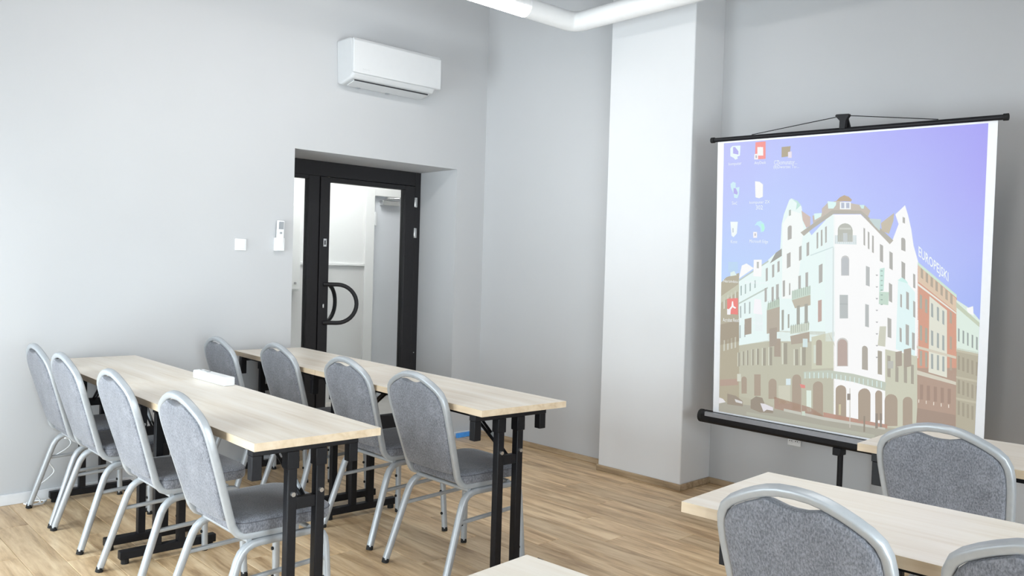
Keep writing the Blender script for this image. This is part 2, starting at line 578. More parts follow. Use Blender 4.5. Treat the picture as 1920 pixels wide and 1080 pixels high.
for sx, x0 in ((1, 0.008), (-1, -0.058)):
    L0, r = 0.100, 0.142
    dn = Vector((sx * 0.12, 0.21, 0)).normalized()
    base = Vector((x0, -1.345 - DY0, 1.023))
    pts = [base + Vector((0, 0, r)) - dn * 0.0, base + dn * 0.05 + Vector((0, 0, r)), base + dn * L0 + Vector((0, 0, r))]
    for i in range(1, 16):
        a = PI / 2 - PI * i / 16
        pts.append(base + dn * (L0 + r * math.cos(a)) + Vector((0, 0, r * math.sin(a))))
    pts += [base + dn * L0 + Vector((0, 0, -r)), base + dn * 0.05 + Vector((0, 0, -r)), base + Vector((0, 0, -r))]
    obj('pull_handle', MB().tube(pts, 0.0155, n=12, up=(0, 0, 1)), DOORBLK, leaf, smooth=True)
m = MB(); dbox(m, -1.357, -1.331, 1.443, 1.500, 0.008, 0.012)
lk = obj('lock_plate', m, CHROME, leaf)
m = MB(); dbox(m, -1.349, -1.339, 1.456, 1.487, 0.012, 0.0125)
obj('lock_slot', m, DARK, leaf)
m = MB(); dbox(m, -1.352, -1.340, 0.99, 1.02, 0.008, 0.013)
obj('keyhole', m, CHROME, leaf, bevel=0.002)
for z in (1.826, 1.582):
    m = MB(); dbox(m, -0.546, -0.520, z - 0.04, z + 0.04, 0.004, 0.020)
    obj('hinge', m, CHROME, leaf, bevel=0.004)
for z in (0.45, 0.62):
    m = MB(); dbox(m, -0.512, -0.504, z - 0.004, z + 0.004, 0.0, 0.003)
    obj('screw_cap', m, CHROME, door)

# ------------------------------------------------------------------ air conditioner on the left wall
ac = tag(empty('air_conditioner', (0, -1.182, 2.53)), 'white split air conditioner mounted high on wall above door', 'air conditioner')
HW = 0.367
prof = [(0.0, 0.298), (0.155, 0.298), (0.185, 0.285), (0.195, 0.262), (0.195, 0.055), (0.172, 0.028), (0.045, 0.0), (0.0, 0.006)]
m = MB()
n = len(prof)
vs = []
for yy, k in ((-HW, 0.94), (-HW + 0.012, 1.0), (HW - 0.012, 1.0), (HW, 0.94)):
    for (a, b) in prof:
        yb = yy
        if b < 0.06 and abs(yy) > HW - 0.02:
            yb = yy * (0.965 if yy < 0 else 0.90)
        vs.append((a * k, yb, 0.15 + (b - 0.15) * k))
fs = [tuple(range(n - 1, -1, -1)), tuple(range(3 * n, 4 * n))]
for s in range(3):
    for i in range(n):
        j = (i + 1) % n
        fs.append((s * n + i, s * n + j, (s + 1) * n + j, (s + 1) * n + i))
m.add(vs, fs)
obj('body', m, AC_WHITE2, ac, bevel=0.006, angle=30)
m = MB().prism([(0.196, 0.056), (0.211, 0.060), (0.213, 0.09), (0.211, 0.268), (0.198, 0.288), (0.190, 0.288)], 1, -HW + 0.004, HW - 0.004)
obj('front_panel', m, AC_WHITE, ac, bevel=0.006, angle=30)
M_fl = Matrix.Translation((0.118, 0, 0.0135)) @ Matrix.Rotation(-math.atan2(0.028, 0.127), 4, 'Y')
m = MB().box((-0.06, -HW + 0.05, -0.006), (0.030, HW - 0.075, 0.002), M=M_fl)
obj('air_flap', m, AC_WHITE2, ac, bevel=0.002)
m = MB().box((0.031, -HW + 0.05, -0.0045), (0.0365, HW - 0.075, 0.002), M=M_fl)
obj('outlet_slot', m, DARK, ac)
m = MB()
for i, hh in enumerate((0.010, 0.007, 0.010, 0.007, 0.007, 0.009)):          # faint maker's mark
    m.box((0.2115, -HW + 0.075 + i * 0.009, 0.082), (0.2132, -HW + 0.081 + i * 0.009, 0.082 + hh))
obj('logo', m, AC_WHITE2, ac)
for yy in (-0.21, 0.03):
    obj('clip', MB().box((0.02, yy - 0.012, -0.004), (0.04, yy + 0.012, 0.004)), GREYPL, ac)

# wall switch, remote control, socket
sw = tag(empty('light_switch', (0, -2.2015, 1.423)), 'white square rocker light switch on wall left of remote', 'switch')
obj('plate', MB().box((0, -0.037, -0.037), (0.009, 0.037, 0.037)), PLASTIC, sw, bevel=0.006, seg=3)
obj('rocker', MB().box((0.009, -0.026, -0.026), (0.013, 0.026, 0.026), M=Matrix.Rotation(0.03, 4, 'Y')), PLASTIC, sw, bevel=0.003)
rc = tag(empty('remote_control', (0, -1.945, 1.392)), 'white remote control in wall holder beside black door', 'remote control')
obj('holder', MB().box((0, -0.032, 0.0), (0.028, 0.032, 0.085)), PLASTIC, rc, bevel=0.004)
M_r = Matrix.Rotation(math.radians(4), 4, 'Y')
obj('remote_body', MB().box((0.008, -0.024, 0.012), (0.026, 0.024, 0.198), M=M_r), PLASTIC, rc, bevel=0.005)
obj('display', MB().box((0.026, -0.017, 0.142), (0.0268, 0.017, 0.190), M=M_r), GREYPL, rc)
obj('button', MB().box((0.026, -0.008, 0.112), (0.028, 0.008, 0.124), M=M_r), GREYPL, rc, bevel=0.001)
so = tag(empty('wall_socket', BW((2.58, 0, 0.365)), BA), 'white double power socket on wall under projection screen', 'socket')
obj('plate', MB().box((-0.042, -0.012, -0.03), (0.042, 0, 0.03)), PLASTIC, so, bevel=0.005)
for dx in (-0.018, 0.018):
    s1 = obj('outlet', MB().tube([(dx, -0.010, 0), (dx, -0.016, 0)], 0.0165, n=16, up=(1, 0, 0)), PLASTIC, so, bevel=0.002)
    for ddx in (-0.006, 0.006):
        obj('contact_hole', MB().tube([(dx + ddx, -0.0155, 0), (dx + ddx, -0.0168, 0)], 0.003, n=8, up=(1, 0, 0)), DARK, s1)

# blue strip at the foot of the wall
bs = tag(empty('blue_strip', (0.03, -0.29, 0)), 'bright blue plastic strip lying on floor at wall corner by door', 'strip')
obj('strip_body', MB().box((-0.010, -0.150, 0.0), (0.006, 0.095, 0.036), M=Matrix.Rotation(0.06, 4, 'Z')), BLUE, bs, bevel=0.003)
obj('strip_end', MB().box((-0.010, 0.096, 0.0), (0.006, 0.118, 0.032), M=Matrix.Rotation(0.06, 4, 'Z')), GREYPL, bs, bevel=0.003)

# ------------------------------------------------------------------ pipe lamp hanging from the ceiling
LZ = 2.91
lamp = tag(empty('pendant_lamp', (1.28, -0.58, LZ)), 'white ring-shaped pipe lamp with glowing tubes hanging from ceiling', 'lamp')
LX, LY, LR = 2.60, -3.30, 0.061


def elbow(cx, cy, dx0, dy0, dx1, dy1, r=0.09):
    """rounded corner from arm (dx0,dy0) to arm (dx1,dy1) around corner (cx,cy)"""
    out = []
    a = Vector((cx, cy, 0)) + Vector((dx0, dy0, 0)) * r
    b = Vector((cx, cy, 0)) + Vector((dx1, dy1, 0)) * r
    c = Vector((cx, cy, 0))
    for i in range(7):
        t = i / 6
        out.append(a * (1 - t) ** 2 + c * 2 * t * (1 - t) + b * t * t)
    return out


near = [Vector((0, -0.44, 0))] + elbow(0, 0, 0, -1, 1, 0) + elbow(LX, 0, -1, 0, 0, -1) + [Vector((LX, -0.44, 0))]
far = [Vector((0, LY + 0.44, 0))] + elbow(0, LY, 0, 1, 1, 0) + elbow(LX, LY, -1, 0, 0, 1) + [Vector((LX, LY + 0.44, 0))]
obj('pipe', MB().tube(near, LR, n=20), PIPE_W, lamp, smooth=True)
obj('pipe', MB().tube(far, LR, n=20), PIPE_W, lamp, smooth=True)
for x in (0, LX):
    hr = [(x + LR * math.cos(-PI * (i - 1.5) / 13 - 0.1), LR * math.sin(-PI * (i - 1.5) / 13 - 0.1)) for i in range(15)]
    hp = [(x + (LR - 0.001) * math.cos(a), (LR - 0.001) * math.sin(a)) for a in [PI * 2 * i / 20 for i in range(20)]]
    sh = obj('lamp_shell', MB().prism(hp, 1, -0.44, LY + 0.44), PIPE_W, lamp, smooth=True)
    hr = [(x + LR * math.cos(a), LR * math.sin(a)) for a in [-PI / 14 - (PI * 6 / 7) * i / 16 for i in range(17)]]
    obj('light_tube', MB().prism(hr, 1, -0.44, LY + 0.44), TUBE_ON, sh, smooth=True)
for x, y in ((0, -0.5), (LX, -0.5), (0, LY + 0.5), (LX, LY + 0.5)):
    obj('suspension_wire', MB().tube([(x, y, LR - 0.004), (x, y, ROOM_Z - LZ)], 0.0025, n=6), CHROME, lamp)

# ------------------------------------------------------------------ folding tables
TOP, TT, TD = 0.765, 0.026, 0.46


def make_table(name, near_left, ang, L, label, inset_l=0.105, group='folding seminar tables'):
    c, s = math.cos(ang), math.sin(ang)
    X, Y = Vector((c, s, 0)), Vector((-s, c, 0))
    o = Vector((near_left[0], near_left[1], 0)) + X * (L / 2) + Y * (TD / 2)
    t = tag(empty(name, o, ang), label, 'table', group)
    m = MB()
    h, d = L / 2, TD / 2
    vs = [(-h, -d, TOP - TT), (h, -d, TOP - TT), (h, d, TOP - TT), (-h, d, TOP - TT), (-h, -d, TOP), (h, -d, TOP), (h, d, TOP), (-h, d, TOP)]
    m.add(vs, [(0, 3, 2, 1), (4, 5, 6, 7)], 0)
    m.add(vs, [(0, 1, 5, 4), (1, 2, 6, 5), (2, 3, 7, 6), (3, 0, 4, 7)], 1)
    me = m.mesh('tabletop', [OAK, OAK_EDGE])
    link('tabletop', me, t)
    zb = TOP - TT
    for y in (-0.155, 0.155):
        obj('rail', MB().box((-h + inset_l + 0.005, y - 0.012, zb - 0.026), (h - 0.11, y + 0.012, zb)), BLACK, t)
    for e in (-1, 1):
        x = h - 0.105 if e > 0 else -h + inset_l
        obj('crossbeam', MB().box((x - 0.02, -0.195, zb - 0.036), (x + 0.02, 0.195, zb)), BLACK, t, bevel=0.002)
        for y, zl in ((-0.178, 0.10), (0.178, 0.085)):
            obj('stacking_post', MB().box((x - 0.017, y - 0.017, zb - 0.036 - zl + 0.02), (x + 0.017, y + 0.017, zb - 0.036)), BLACK, t, bevel=0.002)
        for y in (-0.052, 0.052):
            lg = obj('leg', MB().box((x - 0.017, y - 0.0165, 0.055), (x + 0.017, y + 0.0165, zb - 0.08)), BLACK, t, bevel=0.003)
            obj('leg_socket', MB().box((x - 0.021, y - 0.021, zb - 0.095), (x + 0.021, y + 0.021, zb - 0.036)), BLACK, lg, bevel=0.002)
            obj('bolt', MB().tube([(x + e * 0.017, y, 0.56), (x + e * 0.026, y, 0.56)], 0.008, n=8, up=(0, 1, 0)), CHROME, lg)
        obj('brace', MB().box((x - 0.013, -0.0355, 0.505), (x + 0.013, 0.0355, 0.545)), BLACK, t, bevel=0.002)
        for y in (-0.014, 0.014):
            obj('fold_strut', MB().tube([(x - e * 0.004, y * 0.4, 0.535), (x - e * 0.30, y, zb - 0.012)], 0.008, 0.004, n=6, up=(0, 0, 1)), BLACK, t)
        obj('strut_latch', MB().tube([(x - e * 0.035, 0, 0.56), (x - e * 0.11, 0, 0.615)], 0.009, 0.007, n=6), GREYPL, t)
        fb = obj('foot_bar', MB().box((x - 0.019, -0.21, 0.022), (x + 0.019, 0.21, 0.058)), BLACK, t, bevel=0.003)
        for y in (-0.185, 0.185):
            obj('leveller', MB().tube([(x, y, 0.0), (x, y, 0.010), (x, y, 0.0105), (x, y, 0.024)], 0.017, n=10, up=(1, 0, 0)), RUBBER, fb)
    return t


def row(near_right, ang, LR_, LL_):
    c, s = math.cos(ang), math.sin(ang)
    a = (near_right[0] - LR_ * c, near_right[1] - LR_ * s)
    b = (a[0] - (LL_ + 0.002) * c, a[1] - (LL_ + 0.002) * s)
    return a, b


a, b = row((2.578, -3.334), -0.015, 1.44, 1.10)
make_table('folding_table', a, -0.015, 1.44, 'nearer left row: longer oak-top folding table with its black legs facing us')
make_table('folding_table', b, -0.015, 1.10, 'nearer left row: shorter oak-top table with its end against the wall', 0.04)
a, b = row((2.525, -2.361), -0.044, 1.40, 1.09)
make_table('folding_table', a, -0.044, 1.40, 'oak-top folding table in front of the black door, its end towards the pillar')
make_table('folding_table', b, -0.044, 1.09, 'shorter oak-top table at the wall left of the black door', 0.035)
make_table('folding_table', (3.772, -2.787), 0.059, 1.44, 'oak-top table right of the aisle with two big grey chairs before it')
make_table('folding_table', (3.716, -1.690), 0.047, 1.44, 'oak-top table at right, directly in front of the projection screen', 0.055)
make_table('folding_table', (3.809 + 0.0366, -3.355 - 0.4586), 0.08, 1.44, 'nearest oak-top table, only its corner showing at bottom edge of photo')

# ------------------------------------------------------------------ stacking banquet chairs (origin on the floor between the rear feet, facing +y)


def yb(z):
    return 0.105 - 0.143 * (z - 0.40) / 0.48


HOOP = [(0.170, 0.445), (0.174, 0.50), (0.182, 0.58), (0.189, 0.66), (0.1925, 0.71), (0.1925, 0.747), (0.1885, 0.777),
        (0.1775, 0.801), (0.158, 0.8185), (0.130, 0.8345), (0.100, 0.8485), (0.068, 0.8605), (0.036, 0.8675), (0.0, 0.8695)]


def make_chair():
    t = empty('banquet_chair')
    # back frame hoop
    right = [(0.176, 0.33, 0.402), (0.174, 0.16, 0.402), (0.172, 0.130, 0.405), (0.1705, 0.112, 0.414), (0.1695, 0.101, 0.428)]
    right += [(x, yb(z), z) for x, z in HOOP]
    path = right + [(-x, y, z) for x, y, z in reversed(right[:-1])]
    obj('back_frame', MB().tube(path, 0.0120, 0.0135, n=16, up=(1, 0, 0), sq=0.55), SILVER, t, smooth=True, angle=50)
    # upholstered back
    half = [(0.0, 0.452), (0.08, 0.452), (0.135, 0.455), (0.152, 0.462), (0.159, 0.478), (0.163, 0.52), (0.171, 0.60), (0.177, 0.67),
            (0.180, 0.715), (0.1795, 0.748), (0.175, 0.771), (0.165, 0.790), (0.148, 0.805), (0.122, 0.8195), (0.094, 0.8325),
            (0.070, 0.8425), (0.057, 0.8445), (0.043, 0.8405), (0.024, 0.836), (0.0, 0.8345)]
    half = [(x * 1.012 + (0.001 if x > 0.1 else 0), z + (0.002 if z > 0.80 and x > 0.06 else 0)) for x, z in half]
    outl = half + [(-x, z) for x, z in reversed(half[1:-1])]
    n = len(outl)
    cz = 0.64
    rings = [(1.0, 0.0), (0.998, 0.009), (0.984, 0.0165), (0.945, 0.0195), (0.70, 0.0215), (0.35, 0.022)]
    m = MB()
    for side in (1, -1):
        base = len(m.v)
        vs, fs = [], []
        for s, th in rings:
            for x, z in outl:
                zz = cz + (z - cz) * s
                vs.append((x * s, yb(zz) + side * th, zz))
        vs.append((0, yb(cz) + side * 0.022, cz))
        for r in range(len(rings) - 1):
            for i in range(n):
                j = (i + 1) % n
                fs.append((r * n + i, r * n + j, (r + 1) * n + j, (r + 1) * n + i))
        k = (len(rings) - 1) * n
        for i in range(n):
            fs.append((k + i, k + (i + 1) % n, len(vs) - 1))
        m.add(vs, fs)
    bk = obj('backrest', m, FABRIC, t, smooth=True, angle=60)
    # seat cushion
    outl = []
    for cx, cy, r, a0 in ((0.135, 0.405, 0.065, 0), (-0.135, 0.405, 0.065, PI / 2), (-0.150, 0.145, 0.040, PI), (0.150, 0.145, 0.040, 1.5 * PI)):
        for i in range(7):
            a = a0 + PI / 2 * i / 6
            outl.append((cx + r * math.cos(a), cy + r * math.sin(a)))
    n = len(outl)
    rings = [(0.93, 0.413), (0.985, 0.4135), (1.0, 0.420), (1.0, 0.446), (0.985, 0.456), (0.94, 0.463), (0.75, 0.4685), (0.4, 0.471)]
    m = MB()
    vs, fs = [], []
    for s, z in rings:
        for x, y in outl:
            vs.append((x * s, 0.28 + (y - 0.28) * s, z))
    for r in range(len(rings) - 1):
        for i in range(n):
            j = (i + 1) % n
            fs.append((r * n + i, r * n + j, (r + 1) * n + j, (r + 1) * n + i))
    fs.append(tuple(range(n - 1, -1, -1)))
    fs.append(tuple(range((len(rings) - 1) * n, len(rings) * n)))
    m.add(vs, fs)
    st = obj('seat', m, FABRIC, t, smooth=True, angle=60)
    obj('seam', MB().tube([(x * 1.002, 0.28 + (y - 0.28) * 1.002, 0.449) for x, y in outl], 0.0016, n=5, closed=True), PIPING, st, smooth=True)
    # legs
    for s in (1, -1):
        rear = [(s * 0.181, 0.285, 0.376), (s * 0.181, 0.185, 0.376), (s * 0.1815, 0.160, 0.373), (s * 0.183, 0.138, 0.364), (s * 0.185, 0.120, 0.348),
                (s * 0.187, 0.107, 0.325), (s * 0.190, 0.093, 0.285), (s * 0.209, 0.004, 0.014)]
        lg = obj('leg', MB().tube(rear, 0.0148, 0.0135, n=12, up=(1, 0, 0), sq=0.6), SILVER, t, smooth=True, angle=50)
        obj('foot_cap', MB().tube([(s * 0.2085, 0.006, 0.02), (s * 0.2098, 0.001, 0.0)], 0.0160, n=10, up=(1, 0, 0)), RUBBER, lg, smooth=True)
        front = [(s * 0.181, 0.285, 0.376), (s * 0.181, 0.385, 0.376), (s * 0.1815, 0.408, 0.372), (s * 0.183, 0.425, 0.360), (s * 0.1845, 0.434, 0.342),
                 (s * 0.187, 0.438, 0.31), (s * 0.203, 0.450, 0.014)]
        lg = obj('leg', MB().tube(front, 0.0130, 0.0125, n=12, up=(1, 0, 0), sq=0.6), SILVER, t, smooth=True, angle=50)
        obj('foot_cap', MB().tube([(s * 0.2028, 0.450, 0.02), (s * 0.2036, 0.4505, 0.0)], 0.0145, n=10, up=(1, 0, 0)), RUBBER, lg, smooth=True)
        for z, yy in ((0.20, 0.430), (0.09, 0.435)):
            xx = 0.187 + (0.31 - z) / 0.296 * 0.016
            obj('bumper', MB().tube([(s * xx, yy, z), (s * xx, yy - 0.006, z)], 0.007, n=8, up=(0, 0, 1)), RUBBER, lg)
        obj('stretcher', MB().tube([(s * 0.193, 0.082, 0.258), (s * 0.188, 0.435, 0.272)], 0.0085, n=10, sq=0.8), SILVER, t, smooth=True)
    obj('cross_bar', MB().tube([(-0.180, 0.150, 0.385), (0.180, 0.150, 0.385)], 0.0095, n=10), SILVER, t, smooth=True)
    obj('cross_bar', MB().tube([(-0.180, 0.375, 0.388), (0.180, 0.375, 0.388)], 0.0095, n=10), SILVER, t, smooth=True)
    return t


proto = make_chair()
CHAIRS = [
    (0.335, -3.386, 0.0, 'grey banquet chair in the nearer left row, farthest left, against the wall'),
    (0.800, -3.386, 0.0, 'grey banquet chair in the nearer left row, second from the wall'),
    (1.490, -3.386, 0.0, 'grey banquet chair in the nearer left row, third from the wall'),
    (2.175, -3.386, 0.0, 'grey banquet chair in the nearer left row, at the aisle end of the table'),
    (0.312, -2.445, 0.0, 'grey banquet chair behind the white power strip, closest to the wall'),
    (0.795, -2.325, 0.0, 'grey banquet chair in the row before the black door, second from the wall'),
    (1.535, -2.350, 0.0, 'grey banquet chair in the row before the black door, third from the wall'),
    (2.135, -2.386, 0.0, 'grey banquet chair in the row before the black door, at the aisle end'),
    (4.103, -2.816, 0.0, 'large grey banquet chair at right, nearest whole chair back, its handle slot showing'),
    (4.585, -2.790, 0.0, 'grey banquet chair cut off by the lower right corner of the photo'),
    (4.000, -1.716, 0.0, 'grey banquet chair standing right before the projection screen'),
]
for i, (x, y, a, lab) in enumerate(CHAIRS):
    o = proto if i == 0 else copy_tree(proto)
    o.location = (x, y, 0)
    o.rotation_euler = (0, 0, a)
    tag(o, lab, 'chair', 'grey banquet chairs at the tables')

# ------------------------------------------------------------------ power strip and cable
ps = tag(empty('power_strip', (1.262, -2.900, TOP), 0.02), 'long white plastic power strip lying on the far edge of table', 'power strip')
obj('strip_case', MB().box((-0.165, -0.026, 0.0), (0.165, 0.026, 0.040)), PLASTIC, ps, bevel=0.006, seg=3)
for i in range(2):
    x = -0.135 + i * 0.05
    o1 = obj('outlet', MB().tube([(x, 0, 0.038), (x, 0, 0.0412)], 0.019, n=16, up=(1, 0, 0)), PLASTIC_B, ps)
    for dx in (-0.006, 0.006):
        obj('contact_hole', MB().tube([(x + dx, 0, 0.041), (x + dx, 0, 0.0418)], 0.003, n=8, up=(1, 0, 0)), DARK, o1)
obj('switch_button', MB().box((-0.060, -0.008, 0.038), (-0.044, 0.008, 0.043)), GREYPL, ps, bevel=0.002)

cb = tag(empty('power_cable', (0.03, -3.25, 0)), 'thin white power cable looping down wall below leftmost table', 'cable')
pts = []
for i in range(40):
    t = i / 39
    pts.append((0.035 + 0.02 * math.sin(9 * t), 0.06 - 0.16 * t + 0.03 * math.sin(14 * t), 0.34 - 0.334 * t))
for i in range(60):
    a = i / 60 * 4 * PI
    pts.append((0.075 + 0.035 * math.cos(a) - 0.04 + 0.012 * math.sin(2.3 * a), -0.10 + 0.05 * math.sin(a) + 0.004 * i / 10, 0.006 + 0.004 * (i / 60)))
obj('cord', MB().tube(pts, 0.0035, n=6), PLASTIC, cb, smooth=True)
obj('plug', MB().box((0.0, 0.045, 0.33), (0.045, 0.085, 0.37)), PLASTIC, cb, bevel=0.006)

# ------------------------------------------------------------------ projection screen on a tripod
SO = Vector((2.9824, -0.36, 1.30))
SR = Matrix.Rotation(0.0355, 3, 'Z') @ Matrix.Rotation(0.061, 3, 'X') @ Matrix.Rotation(0.0167, 3, 'Y')
base = Vector((SO.x + 0.02, SO.y + 0.075, 0))
scr = tag(empty('projection_screen', base), 'tripod projection screen showing a blue desktop with a white corner building', 'projection screen')


def S(u, v, d=0.0):
    """screen plane coordinates (m), d towards the room"""
    return SO + SR @ Vector((u, -d, v)) - base


def sbox(u0, u1, v0, v1, d0, d1):
    m = MB()
    vs = [S(*p) for p in ((u0, v0, d0), (u1, v0, d0), (u1, v1, d0), (u0, v1, d0), (u0, v0, d1), (u1, v0, d1), (u1, v1, d1), (u0, v1, d1))]
    return m.add(vs, [(0, 3, 2, 1), (4, 5, 6, 7), (0, 1, 5, 4), (1, 2, 6, 5), (2, 3, 7, 6), (3, 0, 4, 7)])


fab = obj('screen_fabric', sbox(-0.7105, 0.7105, -0.83, 0.772, -0.001, 0.0), SCREEN_W, scr)
tb = obj('top_bar', MB().tube([S(-0.738, 0.778), S(0.738, 0.778)], 0.0125, n=12), BLACK, scr, smooth=True)
for e in (-1, 1):
    obj('end_cap', MB().tube([S(e * 0.732, 0.778), S(e * 0.752, 0.778)], 0.016, n=12), RUBBER, tb, smooth=True)
LIP = plain('grey_housing_lip', (0.30, 0.31, 0.34, 1), 0.4, 0.3, 0.5, 0.05, 30)
HV = -0.822
m = MB()
prof = [(0.034, 0.020), (0.022, 0.034), (-0.022, 0.034), (-0.034, 0.020), (-0.034, -0.020), (-0.022, -0.034), (0.022, -0.034), (0.034, -0.020)]
k = len(prof)
vs = [S(-0.775, HV + q, p) for p, q in prof] + [S(0.775, HV + q, p) for p, q in prof]
m.add(vs, [(i, (i + 1) % k, k + (i + 1) % k, k + i) for i in range(k)] + [tuple(range(k - 1, -1, -1)), tuple(range(k, 2 * k))])
hs = obj('housing', m, BLACK, scr, bevel=0.004, angle=20)
for e in (-1, 1):
    obj('housing_cap', MB().tube([S(e * 0.770, HV), S(e * 0.796, HV)], 0.038, n=16), RUBBER, hs, bevel=0.004)
obj('white_lip', sbox(-0.745, 0.745, -0.812, -0.7885, 0.002, 0.036), LIP, hs)
# pole, hook, cords and feet
obj('pole', MB().tube([(0, 0, 0.10), (0, 0, 2.02)], 0.0145, n=12, up=(1, 0, 0)), BLACK, scr, smooth=True)
ht = S(0.012, 0.845, -0.01)
hk = obj('hook_arm', MB().tube([(0, 0, 1.98), (0, 0, 2.02), ht + Vector((0, 0.012, 0.0))], 0.011, 0.009, n=8, up=(1, 0, 0)), BLACK, scr, smooth=True)
m = MB()
vs = []
for d in (-0.012, 0.014):
    for u, v in ((-0.013, 0.782), (0.017, 0.782), (0.020, 0.825), (0.036, 0.846), (0.034, 0.856), (-0.030, 0.858), (-0.036, 0.850), (-0.012, 0.825)):
        vs.append(S(0.006 + u, v, d))
m.add(vs, [tuple(range(7, -1, -1)), tuple(range(8, 16))] + [(i, (i + 1) % 8, 8 + (i + 1) % 8, 8 + i) for i in range(8)])
obj('hook', m, BLACK, hk, bevel=0.002)
for e, u in ((-1, -0.50), (1, 0.46)):
    obj('cord', MB().tube([S(u, 0.792, 0.0), S(0.012 + e * 0.02, 0.848, 0.0)], 0.0022, n=6), BLACK, scr)
obj('clamp', MB().box((-0.022, -0.05, 0.405), (0.022, 0.018, 0.445)), BLACK, scr, bevel=0.004)
obj('hub', MB().tube([(0, 0, 0.12), (0, 0, 0.17)], 0.024, n=12, up=(1, 0, 0)), BLACK, scr)
for a in (0.35, 2.55, 4.55):
    r = 0.30 if math.sin(a) > 0.1 and abs(math.sin(a)) > 0.3 else 0.42
    r = 0.23 if math.sin(a) > 0.3 else 0.42
    lg = obj('tripod_leg', MB().tube([(0.02 * math.cos(a), 0.02 * math.sin(a), 0.15), (r * math.cos(a), r * math.sin(a), 0.012)], 0.010, n=8, up=(0, 0, 1)), BLACK, scr, smooth=True)
    obj('foot_cap', MB().tube([(r * math.cos(a), r * math.sin(a), 0.022), (r * math.cos(a), r * math.sin(a), 0.0)], 0.013, n=8, up=(1, 0, 0)), RUBBER, lg)

